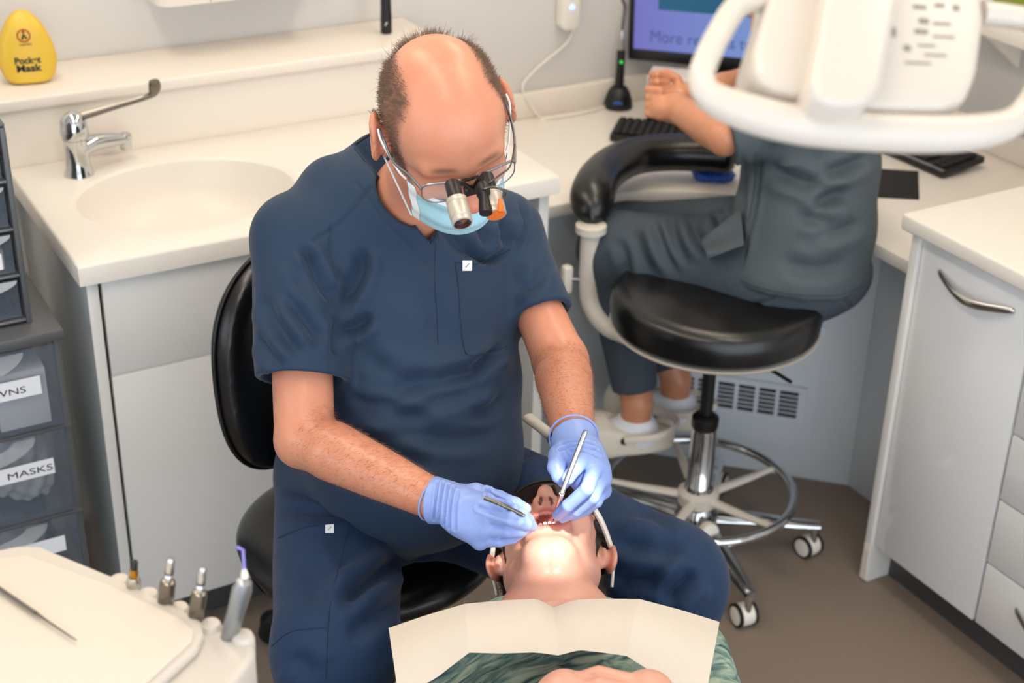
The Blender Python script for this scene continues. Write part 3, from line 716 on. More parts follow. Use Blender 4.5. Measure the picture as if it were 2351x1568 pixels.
# ================================================================== plastic drawer towers on the left
def big_tower():
    x0, x1, y0, y1, z1 = .10, .50, 2.49, 2.90, .80
    t = thing('storage_tower', 'tall smoky plastic drawer tower beside the sink cabinet', 'drawer tower', ((x0+x1)/2, (y0+y1)/2, 0))
    obj('top_panel', G().box((x0-.006, y0-.006, z1-.022), (x1+.006, y1, z1), .005), 'tower_frame', t)
    for x in (x0, x1-.012):
        for y in (y0+.012, y1-.03): obj('corner_post', G().box((x, y, .0), (x+.012, y+.018, z1-.023), .002), 'tower_frame', t)
    obj('side_wall', G().box((x1-.004, y0+.031, .03), (x1-.001, y1-.031, z1-.023), .0005), 'smoke_plastic', t)
    obj('side_wall', G().box((x0+.001, y0+.031, .03), (x0+.004, y1-.031, z1-.023), .0005), 'smoke_plastic', t)
    obj('back_wall', G().box((x0+.013, y1-.010, .03), (x1-.013, y1-.007, z1-.023), .0005), 'tower_frame', t)
    zr = [z1-.024, onx(159, 962, .5)[2], onx(181, 1149, .5)[2]]; hgt = zr[1]-zr[2]; zr += [zr[2]-hgt, zr[2]-2*hgt]
    for k in range(4):
        za, zb = zr[k], zr[k+1]
        obj('rail', G().box((x0, y0+.004, zb-.006), (x1, y0+.03, zb+.001), .0015), 'tower_frame', t)
        d = obj('drawer', G().box((x0+.014, y0, zb+.006), (x1-.014, y0+.003, za-.004), .001), 'smoke_plastic', t)
        obj('drawer_floor', G().box((x0+.016, y0+.0035, zb+.008), (x1-.016, y1-.03, zb+.011), .0005), 'smoke_plastic', d)
        # curved pull lip along the top of the drawer
        cx = x0+.17; n = 24
        lipf = lambda u, v: (cx+.16*math.cos(math.pi*u)*(.75+.25*v), y0-.014*math.sin(math.pi*u)*v-.001, za-.008-.048*math.sin(math.pi*u)*(.55+.45*v))
        obj('pull_lip', G().grid(lipf, n, 4), 'clear_plastic', d)
        if k < 3:
            rb = ony((97, 127, 153)[k], (903, 1085, 1262)[k], y0-.002); rt = ony((95, 122, 150)[k], (861, 1051, 1228)[k], y0-.002)
            hh = rt[2]-rb[2]; w = (.135, .14, .13)[k]
            tl = .10 if k < 2 else 0.
            lab = obj('label_strip', G().prism([(rb[0]-w, y0-.0012, rb[2]), (rb[0], y0-.0012, rb[2]), (rb[0], y0-.0012, rt[2]), (rb[0]-w, y0-.0012, rt[2])], (0, -.0008, 0)), 'paper_white', d, smooth=False)
            if k < 2:
                s = ('GOWNS', 'MASKS')[k]; xr = ony((58, 121)[k], (890, 1075)[k], y0)[0]; wd = (.098, .082)[k]
                put_text('lettering', s, .0185, (xr-wd, y0-.0021, rb[2]+hh*.26), (1, 0, 0), (0, 0, 1), 'ink', lab, width=wd, bold=0)
    # what is kept in it
    z = zr[1]+.0115
    bx = thing('glove_carton', 'white carton behind the upper smoky drawer of the tall tower', 'carton', (.42, 2.6, z))
    obj('carton', G().box((.375, 2.50, z), (.466, 2.66, z+.115), .0015), 'paper_white', bx); obj('flap', G().box((.376, 2.4985, z+.085), (.465, 2.4998, z+.114), .0003), 'paper_white', bx)
    z = zr[2]+.0115; c = np.array([.395, 2.60, z+.075])
    def bag(p):
        d = smin(ell(p, c, (.07, .075, .072)), ell(p, c+[.03, -.03, -.02], (.045, .05, .055)), .03)
        return d+.004*np.sin(p[:, 0]*120+p[:, 2]*60)*np.sin(p[:, 2]*150)+.003*np.sin(p[:, 0]*210-p[:, 2]*90)
    V, Fq = surf(bag, c-.11, c+.11, .004); V[:, 2] = np.maximum(V[:, 2], z); V[:, 1] = np.maximum(V[:, 1], 2.4945)
    mat('bag_film', 'dfe2e6', .25, alpha=.75, spec=.6)
    o = obj('mask_bag', (V, Fq), 'bag_film', sharp=180); tag(o, 'crumpled clear bag of masks in the second drawer of the tall tower', 'bag')
    z = zr[3]+.0115; c2 = np.array([.36, 2.62, z+.06])
    V, Fq = surf(lambda p: ell(p, c2, (.085, .085, .054))+.004*np.sin(p[:, 0]*90)*np.sin(p[:, 1]*80+p[:, 2]*70), c2-.12, c2+.12, .005); V[:, 2] = np.maximum(V[:, 2], z)
    o = obj('supply_bag', (V, Fq), 'bag_film', sharp=180); tag(o, 'pale plastic bag in the third drawer of the tall tower', 'bag')
big_tower()
def small_tower():
    x0, x1, y0, y1, z0, z1 = .20, .463, 2.535, 2.82, .8005, 1.178
    t = thing('desktop_drawers', 'small grey drawer unit standing on the tall smoky drawer tower', 'drawer unit', ((x0+x1)/2, (y0+y1)/2, z0))
    obj('side_wall', G().box((x1-.010, y0, z0), (x1, y1, z1-.008), .002), 'tower_frame', t)
    obj('side_wall', G().box((x0, y0, z0), (x0+.010, y1, z1-.008), .002), 'tower_frame', t)
    obj('top_panel', G().box((x0, y0, z1-.0075), (x1, y1, z1), .006, 3), 'tower_frame', t)
    mat('knob_tan', '8a7352', .5)
    obj('top_tray', G().box((x0+.01, y0+.01, z1+.0005), (x1-.028, y1-.01, z1+.010), .004), 'knob_tan', t)
    obj('back_wall', G().box((x0+.011, y1-.006, z0), (x1-.011, y1-.001, z1-.008), .001), 'tower_frame', t)
    zr = [z1-.012]+[ony(x, y, y0)[2] for x, y in ((32, 410), (44, 520), (59, 625))]+[z0+.012]
    for k in range(4):
        za, zb = zr[k], zr[k+1]
        obj('shelf_rail', G().box((x0+.0105, y0-.002, zb-.006), (x1-.0105, y1-.007, zb-.001), .001), 'satin_grey', t)
        d = obj('drawer', G().box((x0+.016, y0+.004, zb+.001), (x1-.016, y0+.007, za-.012), .001), 'smoke_plastic', t)
        obj('drawer_box', G().box((x0+.018, y0+.0075, zb+.001), (x1-.018, y1-.02, zb+.0035), .0005), 'grey_plastic', d)
        n = 20; cx = (x0+x1)/2+.02
        def lip(u, v, za=za, cx=cx):
            a = math.pi*u; q = v
            return (cx+(.095)*math.cos(a)*q, y0-.010*math.sin(a)*q+.003, za-.014-.020*math.sin(a)*q)
        obj('pull_lip', G().grid(lip, n, 5), 'satin_grey', d)
        if k == 0: put_text('lettering', 'S', .03, (ony(-7, 360, y0)[0], y0+.0036, (za+zb)/2-.012), (1, 0, 0), (0, 0, 1), 'ink', d, bold=0)
        if k == 2: obj('label_strip', G().box((ony(-25, 600, y0)[0], y0+.0028, zb+.012), (ony(6, 600, y0)[0], y0+.0036, zb+.042), 0), 'paper_white', d)
        o = None
    for k in range(1, 4):
        b = G().box((x0+.05+.02*k, y0+.02, zr[k+1]+.004), (x1-.03, y0+.14, zr[k+1]+.030+.006*k), .002)
        o = obj('supply_packet', b, ('grey_plastic', 'card_box', 'black_plastic')[k-1]); tag(o, ('grey packet', 'pale packet', 'black packet')[k-1]+' in a drawer of the small grey drawer unit, '+('second', 'third', 'lowest')[k-1]+' drawer down', 'packet')
small_tower()

# ================================================================== stools
def caster_parts(t, c, dirv, rw=.027, col='white_plastic', tyre='black_rubber', stem_top=.085):
    """twin-wheel caster under c (xy) rolling along dirv"""
    dv = np.array([dirv[0], dirv[1], 0.]); dv /= np.linalg.norm(dv); ax = np.cross([0, 0, 1.], dv); c = np.array([c[0], c[1], 0.])
    cc = c+dv*.012+np.array([0, 0, rw])
    k = obj('caster', G().lathe([(rw*.80, -.017), (rw*.93, -.0165), (rw*.96, -.006), (rw*.96, .006), (rw*.93, .0165), (rw*.80, .017)], cc, ax, 24), col, t)
    for s in (-1, 1):
        obj('tyre', G().lathe([(rw*.82, -.004), (rw, -.0035), (rw, .0035), (rw*.82, .004)], cc+ax*s*.0185, ax, 28), tyre, k)
        obj('hub_cap', G().lathe([(rw*.80, -.001), (rw*.78, .0015), (rw*.3, .003), (.0005, .003)] if s > 0 else [(.0005, -.003), (rw*.3, -.003), (rw*.78, -.0015), (rw*.80, .001)], cc+ax*s*.0215, ax, 24), col, k)
    obj('stem', G().lathe([(.008, rw*1.3), (.008, stem_top-.012), (.011, stem_top-.010), (.011, stem_top)], c, n=14), 'chrome', k)

def assistant_stool():
    S = np.array([1.812, 2.278, 0.]); zs = .685
    t = thing('assistant_stool', 'round black assistant stool with padded swing arm and chrome foot ring', 'stool', S)
    R = .222
    obj('seat', G().lathe([(.06, -.082), (R-.012, -.080), (R, -.070), (R+.003, -.045), (R-.001, -.020), (R-.012, -.007), (R-.036, -.001), (.06, .003), (.001, .003)], S+[0, 0, zs], n=64), 'black_vinyl', t)
    obj('seat_shell', G().lathe([(.05, -.116), (.12, -.115), (.185, -.104), (R-.006, -.090), (R+.002, -.0825), (R-.01, -.0825)], S+[0, 0, zs], n=64), 'cream_paint', t)
    obj('mechanism', G().box(S+[-.07, -.05, zs-.150], S+[.07, .05, zs-.1165], .004), 'cream_paint', t)
    obj('lever', G().tube([S+[.03, -.05, zs-.135], S+[.05, -.16, zs-.138], S+[.055, -.20, zs-.14]], .004, 8), 'black_plastic', t)
    obj('gas_lift', G().lathe([(.0145, .30), (.0145, zs-.1505)], S, n=24), 'black_plastic', t)
    obj('collar', G().lathe([(.026, .345), (.030, .350), (.030, .372), (.022, .380), (.0150, .381)], S, n=28), 'black_plastic', t)
    obj('chrome_sleeve', G().lathe([(.033, .165), (.033, .20), (.0295, .205), (.0285, .335), (.027, .3445)], S, n=32), 'chrome', t)
    zr = .185; RR = .212
    ring = [S+[RR*math.cos(a), RR*math.sin(a), zr] for a in np.linspace(0, 2*math.pi, 73)[:-1]]
    obj('foot_ring', G().tube(ring, .0105, 12, closed=True), 'chrome', t)
    obj('ring_hub', G().lathe([(.030, .150), (.047, .153), (.047, .178), (.0335, .186)], S, n=32), 'cream_paint', t)
    for k in range(5):
        a = math.radians(18+72*k-20); u = np.array([math.cos(a), math.sin(a), 0])
        obj('spoke', G().tube([S+u*.04+[0, 0, .166], S+u*.12+[0, 0, .172], S+u*(RR-.004)+[0, 0, .182]], [.013, .011, .008], 10, flat=.75), 'cream_paint', t)
    kn = S+np.array([-.02, -.075, .12]); obj('clamp_knob', G().lathe([(.008, -.02), (.02, -.012), (.022, .0), (.02, .01), (.006, .013)], kn, (-.2, -.9, .2), 20), 'white_plastic', t)
    c1 = onz(1840, 1278, 0)[:2]; c2 = onz(1712, 1432, 0)[:2]
    a1 = math.atan2(c1[1]-S[1], c1[0]-S[0]); 
    obj('base_hub', G().lathe([(.035, .075), (.05, .08), (.05, .118), (.036, .148)], S, n=32), 'chrome', t)
    for k in range(5):
        a = a1-math.radians(72)*k; u = np.array([math.cos(a), math.sin(a), 0]); L = .275
        obj('base_leg', G().tube([S+u*.035+[0, 0, .11], S+u*.12+[0, 0, .105], S+u*.22+[0, 0, .093], S+u*(L+.01)+[0, 0, .088]], [.026, .023, .018, .014], 12, flat=.62, up=(0, 0, 1)), 'chrome', t)
        caster_parts(t, S+u*L, (math.cos(a+2.2+k), math.sin(a+2.2+k)), stem_top=.082)
    # swing arm
    pd = 3.28
    T = at(1357, 522, pd); pb_ = np.array([T[0], T[1], 0.])
    zlow = None
    for z in np.linspace(.3, .7, 81):
        if pix(np.array([T[0], T[1], z]))[1] > 770: zlow = z
    zlow = zlow or .5
    hub = S+[-.05, .0, zs-.15]
    dirh = (hub-pb_)*np.array([1, 1, 0]); dl = np.linalg.norm(dirh); dirh /= dl
    zl = zs-.155
    pts = [T, pb_+[0, 0, T[2]*.55+zl*.45], pb_+[0, 0, zl+.11], pb_+dirh*.008+[0, 0, zl+.05], pb_+dirh*.04+[0, 0, zl+.012], pb_+dirh*.09+[0, 0, zl], pb_+dirh*(dl-.02)+[0, 0, zl+.004]]
    obj('arm_tube', G().tube(bez(pts, 8), .0215, 18), 'cream_paint', t)
    obj('arm_plate', G().lathe([(.024, -.014), (.034, -.010), (.034, .006), (.03, .008)], T, n=28), 'cream_paint', t)
    kp = pb_+[0, 0, pix(T)[2]*0+T[2]-.125]; kd = -CR*np.array([1, 1, 0]); kd = kd/np.linalg.norm(kd)
    obj('adjuster_stem', G().tube([kp+kd*.018, kp+kd*.038], .005, 10), 'satin_grey', t)
    obj('adjuster_knob', G().box((-.011, -.011, -.033), (.011, .011, .033), .006, 3, Matrix.Translation(Vector(kp+kd*.048))), 'white_plastic', t)
    za = T[2]+.055
    P = [(1356, 492), (1362, 440), (1392, 392), (1450, 360), (1530, 350), (1620, 352), (1690, 358)]
    pth = []
    for i, (x, y) in enumerate(P): pth.append(onz(x, y, za-(.02 if i == 0 else .004 if i == 1 else 0)))
    pth[0] = T+np.array([0, 0, .012])
    C = bez(pth, 8); m = len(C)
    rad = [.050*math.sqrt(max(.05, 1-(1-min(1, i/7))**2)) for i in range(m)]; rad[-1] = .03; rad[-2] = .044
    obj('arm_pad', G().tube(C, rad, 24, up=(0, 0, 1), flat=.86), 'black_vinyl', t)
    return S, zs
S_A, ZS_A = assistant_stool()

def dentist_stool():
    S = np.array([.895, 2.10, 0.]); zs = .515
    t = thing('dentist_stool', 'black padded stool with tall curved backrest carrying the dentist in navy', 'stool', S)
    def seat(p):
        d = ell(p, S+[0, 0, zs-.045], (.215, .215, .055)); e = ell(p, S+[.02, -.10, zs-.055], (.205, .15, .05)); return smin(d, e, .05)
    V, Fq = surf(seat, S+[-.3, -.36, zs-.13], S+[.3, .3, zs+.06], .007); obj('seat', (V, Fq), 'black_vinyl', t, sharp=180)
    obj('seat_shell', G().lathe([(.05, -.125), (.13, -.122), (.19, -.10), (.2, -.085), (.15, -.08)], S+[0, 0, zs], n=40), 'black_plastic', t)
    obj('gas_lift', G().lathe([(.03, .10), (.03, .26), (.015, .265), (.015, zs-.125)], S, n=24), 'black_plastic', t)
    obj('base_hub', G().lathe([(.035, .06), (.05, .065), (.05, .10), (.03, .12)], S, n=28), 'black_plastic', t)
    for k in range(5):
        a = math.radians(96+72*k); u = np.array([math.cos(a), math.sin(a), 0]); L = .345
        obj('base_leg', G().tube([S+u*.03+[0, 0, .09], S+u*.15+[0, 0, .085], S+u*L+[0, 0, .07]], [.026, .022, .014], 12, flat=.6, up=(0, 0, 1)), 'black_plastic', t)
        caster_parts(t, S+u*L, (math.cos(a+1.), math.sin(a+1.)), rw=.030, col='black_plastic', stem_top=.066)
    # backrest: curved cushion behind the dentist
    c = at(580, 845, 2.60); lat = np.array([.93, .36, 0]); lat /= np.linalg.norm(lat); back = np.cross([0, 0, 1.], lat)
    cc = c+lat*.155
    up = np.array([0, 0, 1.])-back*(-.10)
    up /= np.linalg.norm(up)
    def shell(u, v, off):
        x = (u-.5)*2; z = (v-.5)*2
        e = 2.6; rr = (abs(x)**e+abs(z)**e)**(1/e) if (x or z) else 0
        return x, z
    def pad(p):
        q = p-cc; x = q@lat; z = q@up; y = q@np.cross(up, lat)      # y towards back
        yc = y+.6*x*x-.018*np.cos(z*9)
        w = .245-.01*(z/.25); h = .205
        s = ((np.abs(x)/w)**3+(np.abs(z)/h)**3)**(1/3)
        d1 = (s-1)*.18; d2 = np.abs(yc)-.035
        return smax(d1, d2, .035)
    V, Fq = surf(pad, cc-[.33, .33, .36], cc+[.33, .33, .36], .007)
    obj('backrest', (V, Fq), 'black_vinyl', t, sharp=180)
    # piping round the rim of the cushion
    n = 80; loop = []
    for k in range(n):
        a = 2*math.pi*k/n; cx_, sx_ = math.cos(a), math.sin(a); s = (abs(cx_)**3+abs(sx_)**3)**(-1/3)
        z = sx_*s*.205*1.012; x = cx_*s*(.245-.01*(z/.25))*1.012; y = -.6*x*x+.018*math.cos(z*9)+.006
        loop.append(cc+lat*x+up*z+np.cross(up, lat)*y)
    obj('piping', G().tube(loop, .0038, 8, closed=True), 'black_plastic', t)
    bk = np.cross(up, lat); base = cc+bk*.05-up*.18
    obj('back_bar', G().tube(bez([cc+bk*.03, cc+bk*.06-up*.12, np.array([base[0], base[1], zs-.06])+bk*.02, S+[0, .10, zs-.115]], 8), .018, 12), 'black_plastic', t)
    br = [at(1212, 958, 2.62), at(1270, 1003, 2.56)]
    obj('side_lever', G().tube(br, .0115, 12, flat=.6, up=(0, 0, 1)), 'cream_paint', t)
    obj('lever_tip', G().tube([br[1]+(br[1]-br[0])*.02, br[1]+(br[1]-br[0])*.35], .0135, 12), 'black_plastic', t)
    return S, zs
S_D, ZS_D = dentist_stool()

# ================================================================== dental light
MOUTH = at(1252, 1195, 2.2)
def dental_light():
    Lc = at(1930, 150, 1.25); N = MOUTH-Lc; N = N/np.linalg.norm(N)
    t = thing('dental_light', 'white dental operating light head with loop handles above the patient', 'dental light', Lc)
    def P(x, y, o=0.): return onplane(x, y, Lc, N)-N*o
    body = [(1800, -330), (1772, -60), (1757, 10), (1735, 80), (1718, 140), (1720, 190), (1755, 222), (1840, 242), (2000, 268), (2150, 270), (2205, 246), (2228, 190), (2246, 60), (2240, 10), (2215, -60), (2170, -330)]
    obj('housing', G().prism([P(x, y, .014) for x, y in body], N*.055, .012, 4), 'lamp_white', t)
    fin = [(1885, -350), (1868, 0), (1840, 160), (1818, 262), (1832, 298), (1890, 312), (1945, 304), (1975, 270), (2002, 130), (2032, 0), (2045, -350)]
    obj('centre_fin', G().prism([P(x, y, .042) for x, y in fin], N*.05, .016, 5), 'lamp_white', t)
    path = [(1775, -6), (1735, 0), (1690, 18), (1655, 70), (1625, 130), (1611, 178), (1632, 222), (1715, 258), (1840, 288), (2000, 303), (2150, 308), (2260, 300), (2335, 272), (2383, 200), (2398, 120), (2375, 55), (2320, 38), (2255, 30)]
    ctr = [P(x, y, .0) for x, y in path]; Cc = bez(ctr, 6)
    xs = np.array([pix(p)[0] for p in Cc])
    s = np.linspace(0, 1, len(Cc)); rad = [.0105+.0055*math.exp(-((u-.52)/.17)**4) for u in s]
    obj('handle_rail', G().tube(Cc, rad, 20, up=tuple(-N), flat=1.0), 'lamp_white', t)
    # printed panel on the right half of the housing
    mat('print_grey', '8d867c', .6)
    for (x, y, w, h) in ((2095, 40, 30, 8), (2140, 36, 22, 8), (2178, 42, 14, 12), (2104, 72, 22, 12), (2145, 78, 40, 5), (2098, 96, 30, 10), (2150, 108, 50, 4), (2066, 134, 16, 12), (2110, 128, 40, 4), (2090, 168, 60, 4), (2130, 150, 50, 4), (2036, 98, 8, 20)):
        obj('print_mark', G().prism([P(x-w/2, y-h/2, .0146), P(x+w/2, y-h/2+2, .0146), P(x+w/2, y+h/2+2, .0146), P(x-w/2, y+h/2, .0146)], -N*.0002), 'print_grey', t, smooth=False)
    # light window on the patient side
    win = [(1790, 20), (2170, 40), (2150, 170), (1780, 150)]
    obj('light_window', G().prism([P(x, y, -.0415) for x, y in win], N*.002), 'lamp_face', t)
    # yoke and arm carrying the head (above the frame)
    top = P(1960, -330, .02)
    obj('yoke', G().tube(bez([P(1955, -250, .03), P(1965, -420, .06), top+np.array([.02, .0, .20]), top+np.array([.10, -.02, .34])], 6), .022, 16), 'lamp_white', t)
    obj('arm', G().tube([top+np.array([.10, -.02, .34]), top+np.array([.55, .25, .40]), np.array([1.45, 1.15, CEIL_Z-.01])], .024, 16), 'lamp_white', t)
    l = bpy.data.lights.new('dental_light_beam', 'SPOT'); l.energy = 120; l.spot_size = math.radians(7.2); l.spot_blend = .08; l.shadow_soft_size = .022; l.color = (1.0, .96, .92)
    o = bpy.data.objects.new('dental_light_beam', l); COL.objects.link(o); src = P(1960, 100, -.05); o.location = tuple(src)
    dv = Vector(at(1258, 1225, 2.17)-src); o.rotation_euler = dv.to_track_quat('-Z', 'Y').to_euler()
dental_light()

# ================================================================== delivery unit
def delivery():
    z = 1.05
    t = thing('delivery_unit', 'white instrument delivery tray unit with upright handpieces in front of the drawer tower', 'instrument unit', onz(150, 1500, z-.07))
    def P(x, y, dz=0.): q = onz(x, y, z); q[2] += dz; return q
    outer = [(-260, 1300), (-60, 1262), (50, 1238), (95, 1240), (180, 1272), (240, 1300), (330, 1342), (440, 1392), (520, 1428), (572, 1444), (586, 1462), (578, 1488), (540, 1540), (470, 1630), (330, 1800), (-300, 1800)]
    obj('housing', G().prism([P(x, y, -.012) for x, y in outer], (0, 0, -.062), .014, 4), 'lamp_white', t)
    rim = [(-200, 1300), (40, 1252), (90, 1252), (250, 1318), (420, 1398), (462, 1424), (468, 1452), (452, 1488), (330, 1600), (210, 1740), (-260, 1740)]
    obj('tray', G().prism([P(x, y, .0) for x, y in rim], (0, 0, -.0115), .004, 3), 'lamp_white', t)
    inner = [(-200, 1316), (60, 1278), (240, 1342), (410, 1422), (446, 1450), (440, 1478), (330, 1578), (200, 1720), (-240, 1720)]
    o = obj('tray_liner', G().prism([P(x, y, .0005) for x, y in inner], (0, 0, .002), .0008), 'tray_mat'); tag(o, 'beige paper liner covering the white instrument tray', 'tray liner')
    obj('knob', G().lathe([(.012, 0), (.012, .008), (.008, .011)], P(442, 1572, -.045), tuple(-_f+np.array([0, 0, .2])), 20), 'black_plastic', t)
    pc_ = onz(60, 1640, z-.08)
    obj('support_arm', G().tube(bez([pc_, pc_+[-.01, -.02, -.08], pc_+[-.03, -.16, -.16], pc_+[-.04, -.34, -.18], [pc_[0]-.04, pc_[1]-.36, .10]], 7), .028, 16), 'lamp_white', t)
    obj('floor_foot', G().lathe([(.16, 0), (.16, .03), (.13, .05), (.04, .07), (.035, .11)], (pc_[0]-.04, pc_[1]-.36, 0), n=36), 'lamp_white', t)
    bar_ = [P(x, y, -.016) for x, y in ((240, 1296), (330, 1338), (440, 1390), (540, 1436))]
    for k, (x, y) in enumerate(((272, 1318), (338, 1350), (408, 1382), (482, 1420), (556, 1446))):
        c = P(x, y, -.010); obj('holder_lug', G().lathe([(.009, -.03), (.012, -.026), (.0125, -.002), (.010, .004), (.004, .006)], c, n=20), 'lamp_white', t)
    hold = 'handpieces standing in the delivery unit holders'
    def hp(kind, x0, y0, x1, y1, r, label):
        b = P(x0, y0, -.020); e = ray(x1, y1); tdir = None
        # stand nearly upright: choose the height that brings the tip onto its line of sight
        best = None
        for h in np.linspace(.02, .16, 141):
            q = b+np.array([0, 0, h]); d = pix(q)
            if best is None or abs(d[1]-y1) < best[0]: best = (abs(d[1]-y1), h)
        h = best[1]; tip = b+np.array([0, 0, h]); w = pix(tip)[2]; tip = tip+CR*((x1-pix(tip)[0])/FPX*w)
        ax = tip-b; L = np.linalg.norm(ax); ax /= L
        tt = thing('handpiece', label, 'handpiece', b, hold)
        return tt, b, ax, L
    tt, b, ax, L = hp(0, 300, 1345, 309, 1288, .0075, 'short steel handpiece with a gold and black coupling in the unit holder')
    obj('sleeve', G().lathe([(.0065, 0), (.0075, .003), (.0075, L*.52), (.006, L*.60)], b, ax, 20), 'steel', tt); obj('gold_collar', G().lathe([(.0045, L*.60), (.0048, L*.64), (.0042, L*.80)], b, ax, 16), 'gold', tt); obj('coupling', G().lathe([(.0038, L*.80), (.0038, L*.98), (.003, L)], b, ax, 16), 'black_plastic', tt)
    for (x0, y0, x1, y1, lb) in ((372, 1378, 393, 1282, 'steel handpiece beside the gold-collared one in the unit holder'), (442, 1410, 467, 1302, 'steel handpiece next to the air syringe in the unit holder')):
        tt, b, ax, L = hp(1, x0, y0, x1, y1, .009, lb)
        obj('sleeve', G().lathe([(.0085, 0), (.0088, .003), (.0085, L*.55), (.0078, L*.60), (.005, L*.62)], b, ax, 24), 'dark_steel', tt)
        obj('nose', G().lathe([(.0045, L*.62), (.0047, L*.70), (.0036, L*.72), (.0046, L*.76), (.0046, L*.94), (.003, L)], b, ax, 18), 'chrome', tt)
        obj('band', G().lathe([(.0049, L*.735), (.0049, L*.76)], b, ax, 18), 'grey_plastic', tt)
    tt, b, ax, L = hp(2, 520, 1440, 562, 1330, .009, 'silver air and water syringe with a thin violet tip')
    obj('barrel', G().lathe([(.0085, 0), (.0090, .003), (.0095, L*.5), (.0105, L*.85), (.0085, L*.96), (.003, L)], b, ax, 24), 'satin_grey', tt)
    tp = b+ax*L; h1 = at(558, 1262, pix(tp)[2]); h2 = at(543, 1256, pix(tp)[2])
    obj('nozzle_collar', G().lathe([(.0035, 0), (.004, .004), (.0025, .010)], tp, h1-tp, 14), 'white_plastic', tt)
    obj('nozzle_tip', G().tube([tp, tp+(h1-tp)*.5, h1, h1+(h2-h1)*.5, h2], .0016, 8), 'violet_tip', tt)
    a = P(-60, 1322, .007); b = P(178, 1484, .007)
    pr = thing('dental_probe', 'thin steel dental probe lying on the beige tray liner', 'probe', (a+b)/2)
    u = (b-a); obj('handle', G().tube([a-u*.2, a, a+u*.62], [.0020, .0024, .0024], 10), 'dark_steel', pr); obj('shank', G().tube([a+u*.62, a+u*.70, a+u*.95, b+[0, 0, .001]], [.0022, .0014, .0010, .0006], 8), 'dark_steel', pr)
delivery()

# ================================================================== people
def head_axes(elev, yaw, roll=0.):
    """rows: person's left, forward, up, for a head seen from elevation elev, turned by yaw towards image right, tilted by roll"""
    e, w = math.radians(elev), math.radians(yaw); B = -CF
    L = CR; Fw = -math.sin(e)*CU+math.cos(e)*B; U = math.cos(e)*CU+math.sin(e)*B
    L2 = math.cos(w)*L-math.sin(w)*Fw; F2 = math.cos(w)*Fw+math.sin(w)*L
    q = math.radians(roll); L3 = math.cos(q)*L2+math.sin(q)*U; U3 = math.cos(q)*U-math.sin(q)*L2
    return np.array([L3, F2, U3])
def head_sdf(q, mouth=0., wide=1.):
    s = np.abs(q[:, 0]); m = np.c_[s/wide, q[:, 1], q[:, 2]]          # mirror-symmetric
    d = ell(m, (0, -.008, .036), (.079, .096, .099))
    d = smin(d, ell(m, (0, .045, .045), (.062, .050, .060)), .03)          # forehead
    d = smin(d, ell(m, (0, .030, -.035), (.060, .068, .082)), .035)
    ch = -.112-.022*mouth
    d = smin(d, rcone(m, (.054, -.004, -.058), (.012, .072-.006*mouth, ch), .020, .019), .022)
    d = smin(d, ell(m, (0, .070-.006*mouth, ch+.004+.006*mouth), (.024+.008*mouth, .021+.003*mouth, .019+.006*mouth)), .018+.014*mouth)
    d = smin(d, ell(m, (.036, .066, -.026), (.026, .024, .024)), .022)      # cheek
    d = smin(d, rcone(m, (.0, .092, .024), (.044, .078, .024), .010, .012), .016)   # brow
    d = smax(d, -ell(m, (.031, .106, .002), (.018, .019, .012)), .014)       # socket
    d = smin(d, ell(m, (.031, .0785, .001), (.0145, .0125, .0125)), .005)     # lids
    d = smin(d, rcone(m, (0, .091, .014), (0, .1175, -.030), .0075, .0125), .012)   # nose
    d = smin(d, ell(m, (.0125, .104, -.036), (.0085, .0115, .0085)), .006)
    d = smax(d, -ell(m, (.0072, .111, -.0475), (.0042, .0078, .0090)), .002)
    d = smin(d, rcone(m, (0, .093, -.050), (.018, .084, -.057), .011, .010), .012)
    if mouth < .5:
        d = smin(d, rcone(m, (0, .0975, -.066), (.022, .086, -.068), .0062, .004), .005)
        d = smin(d, rcone(m, (0, .0955, -.077), (.019, .086, -.074), .0072, .004), .005)
    else:
        d = smin(d, ell(m, (0, .080, -.083), (.036, .018, .030)), .014)
        rim = np.sqrt((np.sqrt((m[:, 0]/.030)**2+((m[:, 2]+.080)/.0220)**2)-1)**2*.024**2+(m[:, 1]-.0935+.24*np.abs(m[:, 0])**1.4)**2)-.0062
        d = smin(d, rim, .006)
        d = smax(d, -ell(m, (0, .090, -.080), (.0255, .036, .0170)), .004)
    # ears
    d = smin(d, ell(m, (.078, -.008, -.004), (.014, .012, .024)), .012)
    ea = np.array([[.93, -.36, 0], [.35, .90, .25], [-.09, -.23, .97]])
    ear = ell(m, (.093, -.015, .004), (.0085, .0215, .039), ea)
    ear = smax(ear, -ell(m, (.100, -.009, .004), (.0068, .0115, .021), ea), .004)
    ear = smin(ear, rcone(m, (.082, .004, -.004), (.084, .002, -.018), .005, .005), .006)
    d = smin(d, ear, .006)
    return d
def box_of(pts, m): P = np.array(pts); return P.min(0)-m, P.max(0)+m
def put(name, VF, m, parent, label=None): return obj(name, VF, m, parent, sharp=180, label=label)

